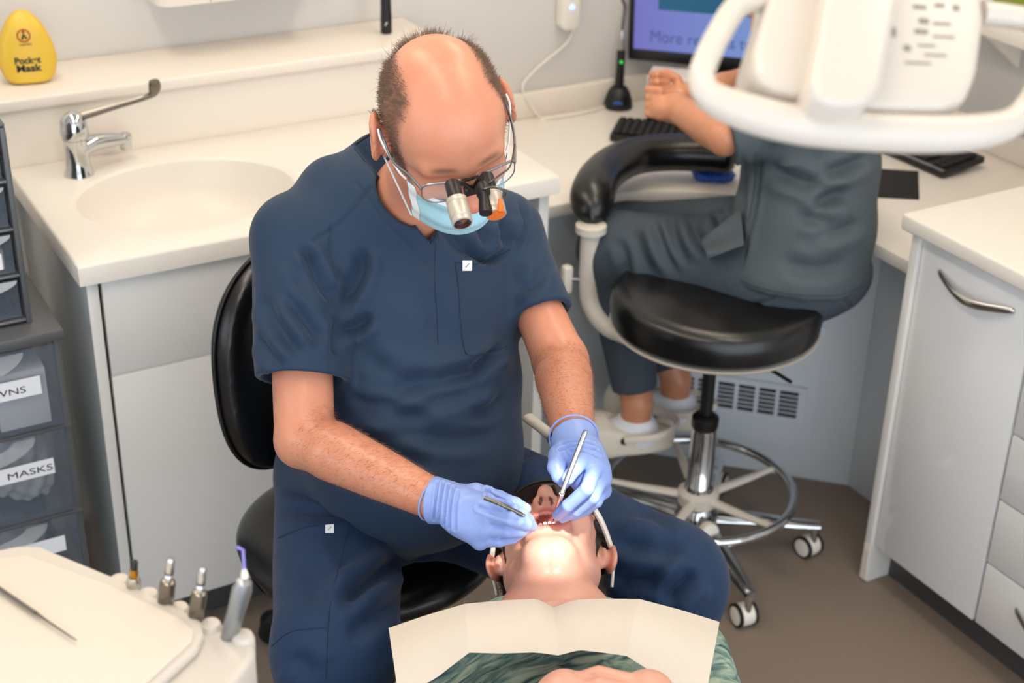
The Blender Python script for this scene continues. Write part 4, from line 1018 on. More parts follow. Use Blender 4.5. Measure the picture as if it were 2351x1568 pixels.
# ------------------------------------------------------------------ the dentist
DH = at(1020, 294, 2.08); DA = head_axes(57, 20, 0.)
def dh(x, y, z): return DH+np.array([x, y, z])@DA
shR, shL = at(682, 548, 2.36), at(1158, 535, 2.53)
elR, elL = at(700, 1006, 2.29), at(1288, 832, 2.42)
wrR, wrL = at(1003, 1150, 2.155), at(1318, 1000, 2.20)
kR, kL = onz(772, 1490, .565), onz(1532, 1335, .56)
hipR, hipL = np.array([.835, 2.03, .61]), np.array([1.005, 1.985, .61])
ltD = (shL-shR); ltD = ltD/np.linalg.norm(ltD)
sp = [np.array([.90, 2.03, .60]), at(955, 1030, 2.50), at(960, 880, 2.475), at(948, 700, 2.455), at(932, 540, 2.44), at(918, 455, 2.40)]
nkD = at(948, 448, 2.355)
def dentist():
    t = thing('person', 'seated dentist in navy scrubs wearing loupes, a mask and blue gloves', 'person', (S_D[0], S_D[1], ZS_D))
    # body: head, neck, trunk, arms as one surface
    def body(p):
        q = (p-DH)@DA.T
        d = near(p, DH, .17, lambda p: head_sdf((p-DH)@DA.T, 0., 1.02))
        d = smin(d, chain(p, [dh(0, -.035, -.02), dh(0, -.030, -.07), nkD], [.054, .052, .052]), .03)
        d = smin(d, chain(p, [nkD, sp[4], sp[3], sp[2], sp[1]], [.056, .08, .10, .11, .11], .03), .04)
        for (s, e, w, nk) in ((shR, elR, wrR, 0), (shL, elL, wrL, 1)):
            d = smin(d, rcone(p, sp[4], s, .05, .046), .03)
            d = smin(d, chain(p, [s, s+(e-s)*.5, e], [.050, .047, .0455] if nk == 0 else [.043, .039, .044]), .02)
            ob = e-(w-e)/np.linalg.norm(w-e)*.016-(s-e)/np.linalg.norm(s-e)*.016; d = smin(d, rcone(p, e, ob, .036, .026), .02)
            f1 = e+(w-e)*.22; d = smin(d, chain(p, [e, f1, e+(w-e)*.6, w], [.0410, .0455, .038, .0285]), .012)
            d = smin(d, rcone(p, w, w+(w-e)/np.linalg.norm(w-e)*.03, .0265, .020), .008)
        d = smin(d, chain(p, [sp[1], hipR, kR], [.10, .08, .06]), .03); d = smin(d, chain(p, [sp[1], hipL, kL], [.10, .08, .06]), .03)
        for k in (kR, kL): d = smin(d, chain(p, [k, k+[.0, .02, -.42]], [.055, .04]), .02)
        return d
    lo, hi = box_of([DH, shR, shL, elR, elL, wrR, wrL, kR, kL, kR+[0, 0, -.42], kL+[0, 0, -.42], sp[0]], .14)
    V, Fq = surf(body, lo, hi, .0036)
    q = (V-DH)@DA.T; T = np.zeros((len(V), 4))
    hx = np.abs(q[:, 0])
    # cropped hair colour on the sides and back, brows, lips
    def sm(a, b, x): t_ = np.clip((x-a)/(b-a), 0, 1); return t_*t_*(3-2*t_)
    hm = hair_mask(q)
    T[:, :3] = lin('5a4231')[:3]; T[:, 3] = hm*.62
    br = np.exp(-((q[:, 2]-.031+.25*(hx-.030)**2*20)/.0048)**2)*np.exp(-((hx-.031)/.017)**4)*(q[:, 1] > .06); T[:, 3] = np.maximum(T[:, 3], br*.75)
    lip = (np.exp(-(((q[:, 2]+.072)/.011)**2))*np.exp(-(hx/.022)**4)*(q[:, 1] > .08)); k = lip > .3; T[k, :3] = lin('b8604f')[:3]; T[k, 3] = .6
    tip = np.exp(-(((q[:, 1]-.118)/.016)**2+((q[:, 2]+.03)/.016)**2+(hx/.016)**2)); k = tip > .15; T[k, :3] = lin('d0604f')[:3]; T[k, 3] = tip[k]*.5
    ea = np.exp(-((hx-.09)/.012)**2)*np.exp(-((q[:, 1]+.012)/.03)**2)*np.exp(-(q[:, 2]/.04)**2); k = ea > .3; T[k, :3] = lin('cf6a52')[:3]; T[k, 3] = ea[k]*.45
    bo = put('body', (V, Fq), 'skin_dentist', t); tint(bo, T)
    # short hair strands
    N = normals(V, Fq)
    w = hm*(q[:, 2] > -.075); sel = np.where(w > .04)[0]; pr = w[sel]/w[sel].sum(); pick = rng.choice(sel, 15000, p=pr)
    g = G(); vs = []; fs = []
    up = DA[2]; bk = -DA[1]
    for i in pick:
        n = N[i]; jit = rng.normal(0, .35, 3); f = bk*.9-up*.75
        if q[i, 2] > .075: f = bk*1.0+DA[0]*np.sign(q[i, 0])*.5
        dv = n*.36+f*.7+jit*.5; dv /= np.linalg.norm(dv); Lh = rng.uniform(.006, .013)*(.55+.45*w[i]); p0 = V[i]+rng.normal(0, .0016, 3)-n*.001
        if q[i, 1] < -.075 and q[i, 2] > .03: Lh *= 1.5
        sd = np.cross(dv, n+1e-3); sd /= np.linalg.norm(sd)+1e-9; r = .00030
        p1 = p0+dv*Lh*.55+n*.0006; p2 = p0+dv*Lh
        b = len(vs); vs += [p0-sd*r, p0+sd*r, p0+n*r, p1-sd*r*.8, p1+sd*r*.8, p1+n*r*.8, p2]
        fs += [(b, b+1, b+4, b+3), (b+1, b+2, b+5, b+4), (b+2, b, b+3, b+5), (b+3, b+4, b+6), (b+4, b+5, b+6), (b+5, b+3, b+6)]
    for i in rng.choice(np.where((hm > .25) & (q[:, 1] < -.05) & (q[:, 2] > .05))[0], 260):
        n = N[i]; dv = n*.5+DA[0]*rng.normal(.5, .4)+DA[1]*rng.normal(.15, .4)+rng.normal(0, .2, 3); dv /= np.linalg.norm(dv); L = rng.uniform(.014, .028); r = .0002; sd = np.cross(dv, n); sd /= np.linalg.norm(sd)+1e-9
        p0 = V[i]; p1 = p0+dv*L*.5+n*.003; p2 = p0+dv*L; b = len(vs); vs += [p0-sd*r, p0+sd*r, p0+n*r, p1-sd*r, p1+sd*r, p1+n*r, p2]
        fs += [(b, b+1, b+4, b+3), (b+1, b+2, b+5, b+4), (b+2, b, b+3, b+5), (b+3, b+4, b+6), (b+4, b+5, b+6), (b+5, b+3, b+6)]
    mat('hair_brown', '6b5040', .5, noise=.25, nscale=90)
    g.v = [tuple(x) for x in vs]; g.f = fs; ho = obj('hair', g, 'hair_brown', t); ho['kind'] = 'stuff'
    # fine arm hair
    g = G(); vs = []; fs = []; P = pix(V)
    for (e, w_, s) in ((elR, wrR, shR), (elL, wrL, shL)):
        tt = ((V-e)@(w_-e))/((w_-e)@(w_-e)); rad = np.linalg.norm(V-e-np.clip(tt, 0, 1)[:, None]*(w_-e), axis=1)
        vw = CAM-V; vw /= np.linalg.norm(vw, axis=1)[:, None]
        sel = np.where((tt > .05) & (tt < .95) & (rad < .06) & ((N*vw).sum(1) > -.15))[0]
        for i in rng.choice(sel, 2600):
            n = N[i]; ax = (w_-e)/np.linalg.norm(w_-e); dv = ax*.75+n*.28+np.cross(n, ax)*.6+rng.normal(0, .3, 3); dv /= np.linalg.norm(dv); L = rng.uniform(.006, .012); r = .00012
            sd = np.cross(dv, n); sd /= np.linalg.norm(sd)+1e-9; p0 = V[i]+rng.normal(0, .001, 3); p2 = p0+dv*L
            b = len(vs); vs += [p0-sd*r, p0+sd*r, p0+n*r*1.5, p2]; fs += [(b, b+1, b+3), (b+1, b+2, b+3), (b+2, b, b+3)]
    mat('arm_hair', '8a5f42', .6)
    g.v = [tuple(x) for x in vs]; g.f = fs; ho = obj('arm_hair', g, 'arm_hair', t); ho['kind'] = 'stuff'

    # scrub top
    hemR = at(668, 872, 2.315); hemL = at(1232, 725, 2.455); aR = (elR-shR)/np.linalg.norm(elR-shR); aL = (elL-shL)/np.linalg.norm(elL-shL)
    aR = aR-CR*.10; aR /= np.linalg.norm(aR); aL2 = aL+CU*-.15; aL2 /= np.linalg.norm(aL2)
    neck_cut = [(790, 320), (815, 338), (868, 405), (925, 478), (985, 556), (1012, 515), (1040, 490), (1110, 430), (1180, 330), (1000, 150)]
    def top(p):
        lat = [ltD]*6
        d = sweep(p, [sp[0]+[0, 0, .03]]+sp[1:], [.172, .172, .170, .168, .170, .10], [.165, .162, .150, .135, .115, .085], lat)
        d = smin(d, ell(p, sp[1]-CF*.03-CU*.01, (.15, .15, .13)), .06)
        for (s, e, hem, a, r0, r1) in ((shR, elR, hemR, aR, .070, .073), (shL, elL, hemL, aL2, .062, .056)):
            sh = rcone(p, sp[4]+CU*.030, s, .085, r0-.006); d = smin(d, sh, .05)
            slv = chain(p, [s, s+(e-s)*.5, e], [r0, r1, r1-.002])
            cut = (p-hem)@a
            slv = smax(slv, cut, .003)
            inner = chain(p, [s+(e-s)*.3, e+(e-s)*.2], [r1-.012, r1-.012]); slv = smax(slv, -smax(inner, -(cut+.035), .005), .003)
            d = smin(d, slv, .028)
        d = smin(d, rcone(p, at(775, 450, 2.40), at(900, 480, 2.37), .066, .082), .03); d = smin(d, rcone(p, at(880, 390, 2.42), at(960, 400, 2.44), .062, .062), .03)
        # V neck
        P = pix(p); pd = polydist(P[:, :2], neck_cut)*P[:, 2]/FPX
        nk = smax(pd, P[:, 2]-2.40, .004)
        d = smax(d, -nk, .004)
        ncyl = rcone(p, nkD+(nkD-DH)*.1, DH, .060, .072); d = smax(d, -ncyl, .004)
        return d
    lo, hi = box_of([shR, shL, hemR, hemL, sp[0], sp[4], nkD], .20)
    V, Fq = surf(top, lo, hi, .0042)
    S_ = [([(771, 705), (737, 650), (715, 602), (686, 554)], .008, .007), ([(771, 694), (811, 668), (834, 624), (837, 568)], .009, .006), ([(771, 757), (819, 750), (856, 716)], .009, .006),
          ([(601, 672), (645, 757), (700, 827)], .010, .005), ([(645, 665), (689, 724), (749, 798)], .010, .005), ([(770, 830), (775, 790), (772, 720)], .008, .006, .2),
          ([(772, 877), (903, 898), (1071, 860), (1164, 826)], .013, .007), ([(945, 927), (1050, 910), (1156, 873)], .011, .006), ([(764, 940), (861, 948), (1017, 961)], .013, .005), ([(827, 830), (924, 864), (1008, 851)], .014, .005),
          ([(790, 990), (900, 1040), (1000, 1075)], .012, .005), ([(820, 1010), (940, 1000), (1060, 1010), (1150, 985)], .012, .004), ([(1165, 900), (1120, 940), (1060, 950)], .010, .005), ([(790, 905), (850, 925), (930, 925)], .010, .005), ([(1168, 800), (1130, 815), (1080, 850)], .008, .005),  ([(590, 760), (620, 810), (660, 850)], .009, .004), ([(1160, 760), (1110, 840), (1040, 880)], .012, .004), ([(1174, 664), (1226, 653), (1251, 598)], .009, .003), ([(1180, 583), (1203, 520), (1189, 446)], .004, .003),
          ([(1060, 560), (1120, 597), (1172, 570)], .006, .008, .2), ([(1010, 510), (1050, 560), (1090, 585)], .010, .005), ([(1150, 500), (1165, 550), (1172, 570)], .010, .006), ([(1100, 520), (1120, 560)], .010, .004),
          ([(830, 560), (815, 620), (775, 680)], .010, .004), ([(690, 590), (700, 640), (730, 700)], .012, .004), ([(985, 640), (1000, 720), (1010, 800)], .016, .003, .3),
          ([(848, 432), (782, 509), (719, 554)], .0026, .0016, .2), ([(761, 517), (761, 613), (771, 700)], .0026, .0016, .2), ([(820, 420), (880, 505), (978, 600)], .0028, .0011, .2)]
    V = folds(V, Fq, S_)
    to = put('scrub_top', (V, Fq), 'scrub_navy', t)
    on_top = lambda x, y: surface_hit(V, x, y)
    # pocket stitching, tag and front placket, laid on the cloth
    seam(on_top, [(1045, 602), (1052, 650), (1062, 780), (1085, 817), (1165, 795)], t, 'pocket_seam', .0010)
    seam(on_top, [(1045, 602), (1095, 606), (1140, 590), (1172, 572)], t, 'pocket_edge', .0010)
    seam(on_top, [(1000, 560), (998, 640), (1003, 720), (1006, 790)], t, 'placket_seam', .0005)
    seam(on_top, [(815, 340), (868, 407), (925, 480), (985, 557), (1012, 518)], t, 'neck_hem', .0022)
    patch(on_top, (1073, 610), 11, 12, 'paper_white', t, 'garment_tag')
    # trousers
    def trs(p):
        d = ell(p, (hipR+hipL)/2+[.01, .02, .0], (.17, .17, .125))
        d = smin(d, chain(p, [hipR, hipR+(kR-hipR)*.5, kR], [.108, .104, .095]), .04)
        d = smin(d, chain(p, [hipL, hipL+(kL-hipL)*.5, kL], [.118, .112, .096]), .04)
        for (k, o) in ((kR, [-.005, .03, -.46]), (kL, [.02, .04, -.46])): d = smin(d, chain(p, [k, k+np.array(o)], [.094, .075]), .03)
        d = smax(d, (kR[2]-.44)-p[:, 2], .004)
        return d
    lo, hi = box_of([hipR, hipL, kR, kL, kR+[0, 0, -.45], kL+[0, 0, -.45]], .2)
    V2, F2 = surf(trs, lo, hi, .0046)
    S2 = [([(765, 1410), (857, 1331), (923, 1281), (1003, 1228)], .012, .008), ([(771, 1380), (847, 1327), (910, 1288)], .010, .005), ([(633, 1166), (758, 1175), (857, 1152)], .010, .005), ([(640, 1120), (730, 1140), (800, 1130)], .010, .005),
          ([(1519, 1385), (1569, 1339), (1607, 1305)], .013, .010), ([(1076, 1106), (1147, 1031), (1204, 992)], .010, .007), ([(1082, 1115), (1164, 1058), (1266, 1011)], .012, .006), ([(1400, 1180), (1490, 1190), (1560, 1220)], .014, .005), ([(1400, 1250), (1500, 1255), (1590, 1270)], .016, .006), ([(1390, 1330), (1470, 1330), (1540, 1320)], .014, .006),
          ([(860, 1290), (960, 1210), (1010, 1180)], .012, .005), ([(790, 1470), (850, 1420), (920, 1380)], .014, .005), ([(1010, 1120), (1090, 1085), (1180, 1010)], .009, .007), ([(900, 1130), (1000, 1150), (1080, 1130)], .010, .006), ([(680, 1260), (720, 1330), (700, 1400)], .016, .004), ([(1420, 1130), (1480, 1165), (1530, 1180)], .012, .004), ([(660, 1500), (700, 1530), (730, 1560)], .014, .004)]
    V2 = folds(V2, F2, S2)
    put('trousers', (V2, F2), 'trouser_navy', t)
    on_tr = lambda x, y: surface_hit(V2, x, y)
    seam(on_tr, [(804, 1192), (785, 1275), (758, 1387), (750, 1512), (748, 1560)], t, 'side_seam', .0008)
    seam(on_tr, [(624, 1483), (669, 1450), (752, 1440)], t, 'knee_seam', .0009)
    seam(on_tr, [(639, 1235), (709, 1208), (798, 1202)], t, 'pocket_edge', .0013)
    patch(on_tr, (757, 1213), 10, 10, 'paper_white', t, 'garment_tag')
    shoes(t, [(kR+np.array([-.005, .03, -.46]), np.array([-.1, -.99, 0])), (kL+np.array([.02, .04, -.46]), np.array([.35, -.93, 0]))])
    # gloves
    def glove(nm, wr, el, knuckles, fingers, thumb, cuffpts, pal):
        fr = [.0105, .0098, .0092, .0080]
        def f(p):
            d = chain(p, cuffpts, [.0345, .0315, .030], .0)
            cut = (p-cuffpts[0])@((cuffpts[1]-cuffpts[0])/np.linalg.norm(cuffpts[1]-cuffpts[0])); d = smax(d, -cut, .002)
            inner = rcone(p, cuffpts[0]-(cuffpts[1]-cuffpts[0])*.4, cuffpts[0]+(cuffpts[1]-cuffpts[0])*.25, .033, .030); d = smax(d, -inner, .0015)
            for k in knuckles: d = smin(d, rcone(p, cuffpts[2]+(k-cuffpts[2])*.12, k, .0235, .0135), .016)
            d = smin(d, pal(p), .012)
            for i, c in enumerate(fingers):
                r_ = [x*(1., 1.03, .98, .86)[i] for x in fr]; d = smin(d, chain(p, c, [r_[0]*1.08]+[x*.97 for x in r_[1:]], .002), .0022)
            d = smin(d, chain(p, thumb, [.0175, .0130, .0108, .0088][:len(thumb)] if len(thumb) == 4 else [.018, .0155, .0125, .0108, .0085], .003), .006)
            return d
        lo, hi = box_of(list(cuffpts)+list(knuckles)+[x for c in fingers for x in c]+list(thumb), .05)
        V, Fq = surf(f, lo, hi, .0018); return V, Fq
    K = [at(1118, 1153, 2.105), at(1122, 1184, 2.098), at(1115, 1215, 2.105), at(1102, 1242, 2.12)]
    Fg = [[K[0], at(1163, 1166, 2.085), at(1198, 1182, 2.10), at(1215, 1193, 2.125)], [K[1], at(1172, 1193, 2.075), at(1207, 1203, 2.10), at(1221, 1208, 2.125)],
          [K[2], at(1166, 1219, 2.087), at(1196, 1219, 2.107), at(1211, 1214, 2.13)], [K[3], at(1146, 1243, 2.105), at(1177, 1236, 2.118), at(1194, 1227, 2.135)]]
    th = [at(1045, 1145, 2.15), at(1092, 1134, 2.145), at(1145, 1146, 2.135), at(1183, 1159, 2.135), at(1206, 1168, 2.14)]
    V, Fq = glove('glove', wrR, elR, K, Fg, th, [at(993, 1148, 2.158), at(1025, 1153, 2.150), at(1050, 1165, 2.14)], lambda p: ell(p, at(1078, 1190, 2.13), (.036, .036, .026)))
    V = folds(V, Fq, [([(1018, 1110), (1012, 1150), (1008, 1195)], .0016, .0014), ([(1030, 1115), (1024, 1155), (1020, 1205)], .0016, .0014), ([(1042, 1120), (1034, 1160), (1032, 1212)], .0016, .0012), ([(1004, 1108), (1000, 1150), (996, 1192)], .0016, .0012), ([(1052, 1130), (1046, 1170), (1045, 1215)], .0018, .0010),
                      ([(1120, 1128), (1130, 1142), (1175, 1165)], .003, .002), ([(1100, 1165), (1140, 1180), (1190, 1196)], .003, .0012)])
    go = put('glove', (V, Fq), 'glove', t)
    rim = [at(993, 1148, 2.158)+.0355*(math.cos(a)*np.cross((wrR-elR)/np.linalg.norm(wrR-elR), CF)+math.sin(a)*np.cross((wrR-elR)/np.linalg.norm(wrR-elR), np.cross((wrR-elR)/np.linalg.norm(wrR-elR), CF))) for a in np.linspace(0, 2*math.pi, 41)[:-1]]
    obj('cuff_bead', G().tube(rim, .0016, 8, closed=True), 'glove', go)
    K = [at(1343, 1052, 2.125), at(1366, 1072, 2.125), at(1380, 1098, 2.14), at(1383, 1126, 2.16)]
    Fg = [[K[0], at(1322, 1075, 2.095), at(1304, 1098, 2.095), at(1296, 1110, 2.12)], [K[1], at(1348, 1122, 2.09), at(1305, 1160, 2.115), at(1280, 1183, 2.155)],
          [K[2], at(1362, 1142, 2.11), at(1325, 1172, 2.135), at(1292, 1189, 2.165)], [K[3], at(1370, 1152, 2.145), at(1345, 1172, 2.16), at(1318, 1186, 2.18)]]
    th = [at(1300, 1030, 2.185), at(1284, 1046, 2.155), at(1277, 1072, 2.13), at(1284, 1092, 2.125), at(1292, 1100, 2.13)]
    V, Fq = glove('glove', wrL, elL, K, Fg, th, [at(1317, 1003, 2.20), at(1325, 1026, 2.18), at(1335, 1045, 2.165)], lambda p: ell(p, at(1350, 1085, 2.155), (.030, .034, .034)))
    V = folds(V, Fq, [([(1285, 1022), (1320, 1012), (1362, 1020)], .0016, .0013), ([(1285, 1034), (1320, 1024), (1370, 1034)], .0016, .0013), ([(1310, 1036), (1345, 1036), (1375, 1050)], .0018, .0012)])
    go = put('glove', (V, Fq), 'glove', t)
    ax = (wrL-elL)/np.linalg.norm(wrL-elL)
    a1 = np.cross(ax, CF); a1 /= np.linalg.norm(a1); a2 = np.cross(ax, a1)
    rim = [at(1317, 1003, 2.20)+.0355*(math.cos(a)*a1+math.sin(a)*a2) for a in np.linspace(0, 2*math.pi, 41)[:-1]]
    obj('cuff_bead', G().tube(rim, .0016, 8, closed=True), 'glove', go)
    return t
def hair_mask(q):
    """1 where the dentist's short hair grows (sides and back of the head), local head coordinates"""
    def sm(a, b, x): t_ = np.clip((x-a)/(b-a), 0, 1); return t_*t_*(3-2*t_)
    x, y, z = np.abs(q[:, 0]), q[:, 1], q[:, 2]
    side = sm(.046, .064, x+.10*np.clip(-y, 0, .08)+.10*np.clip(.06-z, 0, .1))
    back = sm(-.072, -.092, y)
    m = np.maximum(side, back)
    m = m*sm(.052, .030, y+.12*np.clip(z-.02, 0, .1))          # temple hairline
    low = sm(-.048, -.030, z+.35*np.clip(-y-.03, 0, .1)*1.0)      # nape and sideburn end
    ear = 1-np.exp(-((x-.09)/.010)**2)*np.exp(-((y+.012)/.022)**2)*np.exp(-((z-.0)/.034)**2)
    return m*low*ear*(x < .092)
def surface_hit(V, x, y):
    """nearest cloth point seen under a pixel"""
    P = surface_hit.cache.get(id(V))
    if P is None: P = pix(V); surface_hit.cache[id(V)] = P; surface_hit.keep.append(V)
    for r in (4, 6, 9, 14, 30):
        k = np.where((np.abs(P[:, 0]-x) < r) & (np.abs(P[:, 1]-y) < r))[0]
        if len(k): 
            dmin = P[k, 2].min(); kk = k[P[k, 2] < dmin+.012]; return at(x, y, P[kk, 2].mean())
    return at(x, y, 2.3)
surface_hit.cache = {}; surface_hit.keep = []
def seam(hit, pts, parent, name, r, m='seam_navy'):
    P = np.array(bez([(x, y, 0) for x, y in pts], 7))[:, :2]
    obj(name, G().tube([hit(x, y)-CF*.0004 for x, y in P], r, 6), m, parent)
def patch(hit, c, hw, hh, m, parent, name):
    g = G()
    cs = [hit(c[0]+sx*hw, c[1]+sy*hh)-CF*.0025 for sx, sy in ((-1, 1), (1, 1), (1, -1), (-1, -1))]
    o = obj(name, g.prism(cs, CF*.0012), m, parent, smooth=False, label='small white garment tag')
    obj('tag_print', G().tube([cs[0]*.7+cs[2]*.3-CF*.0003, cs[0]*.3+cs[2]*.7-CF*.0003], .0007, 6), 'satin_grey', o)
def shoes(parent, L):
    for a, d in L:
        a = np.array(a, float); d = d/np.linalg.norm(d); z0 = .012
        f = lambda p: smin(rcone(p, np.array([a[0], a[1], .055])-d*.03, np.array([a[0], a[1], .045])+d*.16, .043, .036), rcone(p, np.array([a[0], a[1], .11]), np.array([a[0], a[1], .06]), .042, .045), .03)
        V, Fq = surf(f, np.array([a[0], a[1], .08])-.25, np.array([a[0], a[1], .08])+.25, .005); V[:, 2] = np.maximum(V[:, 2], .002)
        obj('shoe', (V, Fq), 'black_plastic', parent, sharp=180)
dentist()

def mask_and_loupes():
    # surgical mask hanging below the nose, pulled to the jaw
    t = thing('surgical_mask', 'pale blue pleated surgical mask below the nose of the dentist', 'mask', dh(0, .08, -.09))
    def mk(u, v, o=0.):
        x = (u-.5)*2; w = .073-.008*v; z = -.030-v*.104+.010*abs(x)**2*(1-v)
        y = .112-.058*abs(x)**2.2-.004*v+.004*math.sin(v*16)+o
        if v > .6: y -= .034*((v-.6)/.4)**1.8
        return dh(x*w, y, z)
    g = G().grid(lambda u, v: mk(u, v), 26, 24); g.grid(lambda u, v: mk(u, v, -.002), 26, 24)
    obj('cloth', g, 'mask_blue', t)
    g = G().grid(lambda u, v: mk(u, v*.055, .0012), 26, 4); obj('top_band', g, 'mask_white', t)
    g = G().grid(lambda u, v: mk(u*.05, v, .0012), 4, 24); obj('side_band', g, 'mask_white', t); obj('side_band', G().grid(lambda u, v: mk(.95+u*.05, v, .0012), 4, 24), 'mask_white', t)
    for s in (-1, 1):
        er = [dh(s*.092, -.004, .030), dh(s*.092, .012, .020), dh(s*.080, .04, -.012), dh(s*.0725, .050, -.022)]
        obj('ear_loop', G().tube(bez(er, 8), .0016, 8), 'mask_white', t)
        er = [dh(s*.094, -.022, .026), dh(s*.094, -.030, .0), dh(s*.084, -.004, -.045), dh(s*.066, .036, -.122)]
        obj('ear_loop', G().tube(bez(er, 8), .0016, 8), 'mask_white', t)
    # loupes: wire spectacle frame with two magnifier barrels
    t = thing('dental_loupes', 'thin metal spectacles with magnifying loupe barrels on the dentist', 'loupes', dh(0, .12, 0))
    yf = .108; zt, zb_ = .020, -.018
    def lens_out(s):
        pts = [(s*.012, zt-.004), (s*.035, zt), (s*.060, zt+.001), (s*.066, zt-.006), (s*.064, zb_+.012), (s*.050, zb_), (s*.026, zb_), (s*.014, zb_+.014)]
        return [dh(x, yf-.20*max(0, abs(x)-.02)**1.4*2.2, z) for x, z in pts]
    for s in (-1, 1):
        L = lens_out(s); 
        obj('upper_rim', G().tube(bez([L[7], L[0], L[1], L[2], L[3]], 5), .0019, 8), 'satin_grey', t)
        obj('lower_rim', G().tube(bez([L[3], L[4], L[5], L[6], L[7]], 5), .0010, 8), 'satin_grey', t)
        obj('lens', G().add(L+[p-DA[1]*.0015 for p in L], [tuple(range(8)), tuple(range(15, 7, -1))]), 'lens_clear', t, smooth=False)
        obj('temple', G().tube(bez([L[3], dh(s*.074, yf-.028, zt-.001), dh(s*.086, .04, .010), dh(s*.0885, .0, .022), dh(s*.088, -.03, .012), dh(s*.084, -.05, -.01)], 7), .0019, 8, flat=1.4, up=tuple(DA[2])), 'satin_grey', t)
        obj('nose_pad', G().tube([dh(s*.013, yf-.004, -.012), dh(s*.0115, yf-.014, -.014)], [.0012, .0035], 8), 'white_plastic', t)
    obj('bridge', G().tube(bez([dh(-.013, yf, zt-.005), dh(0, yf+.004, zt-.001), dh(.013, yf, zt-.005)], 6), .0022, 8), 'black_plastic', t)
    obj('hinge_block', G().prism([dh(-.012, yf+.006, -.002), dh(.012, yf+.006, -.002), dh(.012, yf+.006, .010), dh(-.012, yf+.006, .010)], DA[1]*.010, .002), 'black_plastic', t)
    aim = MOUTH
    for (c0, c1, nm) in ((at(1037, 418, 1.955), at(1062, 514, 1.925), 'R'), (at(1115, 402, 1.985), at(1140, 494, 1.955), 'L')):
        ax = c1-c0; Lh = np.linalg.norm(ax); ax /= Lh
        obj('eyepiece', G().lathe([(.0085, 0), (.0100, .002), (.0100, Lh*.42), (.0085, Lh*.44)], c0, ax, 24), 'black_plastic', t)
        b = obj('barrel', G().lathe([(.0105, Lh*.405), (.0138, Lh*.43), (.0138, Lh*.52), (.0130, Lh*.53), (.0140, Lh*.55), (.0140, Lh*.86), (.0128, Lh*.88), (.0136, Lh*.90), (.0136, Lh*.985), (.012, Lh)], c0, ax, 28), 'loupe_grey', t)
        obj('front_lens', G().lathe([(.0115, Lh*1.0005), (.006, Lh*1.006), (.0005, Lh*1.008)], c0, ax, 24), 'lens_dark' if nm == 'R' else 'orange_glow', b)
        obj('mount_arm', G().tube(bez([dh(0, yf+.012, .004), (dh(0, yf+.012, .004)+c0)/2+DA[2]*.006, c0+ax*.008], 6), .0034, 8), 'black_plastic', t)
    # small head lamp clipped beside the left barrel
    c0 = at(1122, 420, 1.965); c1 = at(1130, 490, 1.945); ax = c1-c0; Lh = np.linalg.norm(ax); ax /= Lh
    obj('lamp_body', G().lathe([(.006, 0), (.0095, .006), (.0095, Lh*.4), (.007, Lh*.5), (.009, Lh*.9), (.0085, Lh)], c0-CR*.008, ax, 20), 'black_plastic', t)
    obj('lamp_ring', G().tube([c0+ax*Lh*.35+CR*.004+.0155*(math.cos(a)*CR+math.sin(a)*np.cross(ax, CR)) for a in np.linspace(0, 2*math.pi, 25)[:-1]], .0018, 8, closed=True), 'dark_steel', t)
    obj('filter', G().tube([c0+ax*Lh*.55+CR*.012-CF*.012, c0+ax*Lh*.8+CR*.012-CF*.014, c0+ax*Lh*.98+CR*.011-CF*.012], [.002, .0045, .0035], 10), 'orange_glow', t)
    obj('lamp_cable', G().tube(bez([c0, at(1150, 400, 1.975), at(1172, 380, 2.0), dh(.074, yf-.028, zt+.004)], 6), .0013, 6), 'dark_steel', t)
    cd_ = [dh(-.084, -.05, -.01), at(862, 297, 2.16), at(845, 312, 2.20), at(818, 330, 2.24)]
    obj('retainer_cord', G().tube(bez(cd_, 8), [.004]*9+[.0018]*16, 8), 'black_rubber', t)
mask_and_loupes()

# instruments in the gloved hands
t = thing('dental_explorer', 'slim steel dental explorer held upright in the left blue glove', 'instrument', at(1272, 1190, 2.19))
a, b, c = at(1345, 988, 2.072), at(1290, 1132, 2.088), at(1270, 1193, 2.195)
obj('handle', G().tube([a, a+(b-a)*.05, b], [.0025, .0036, .0036], 12), 'steel', t); obj('grip', G().tube([b, b+(c-b)*.5, b+(c-b)*.7], [.0038, .0036, .002], 12), 'steel', t); obj('shank', G().tube(bez([b+(c-b)*.7, b+(c-b)*.9, c, c+CR*.004-CU*.006], 5), .0009, 8), 'chrome', t)
t = thing('mouth_mirror', 'steel mouth mirror handle held in the right blue glove', 'instrument', at(1230, 1192, 2.16))
a, b, c = at(1112, 1143, 2.072), at(1198, 1181, 2.075), at(1240, 1196, 2.185)
obj('handle', G().tube(bez([a, at(1150, 1158, 2.068), b], 6), .0030, 10), 'dark_steel', t); obj('shank', G().tube([b, (b+c)/2, c], [.0024, .0016, .0012], 8), 'chrome', t); obj('mirror_disc', G().lathe([(.0085, 0), (.0095, .001), (.0085, .002)], at(1246, 1196, 2.235), -CF+CU*.4, 24), 'dark_steel', t)

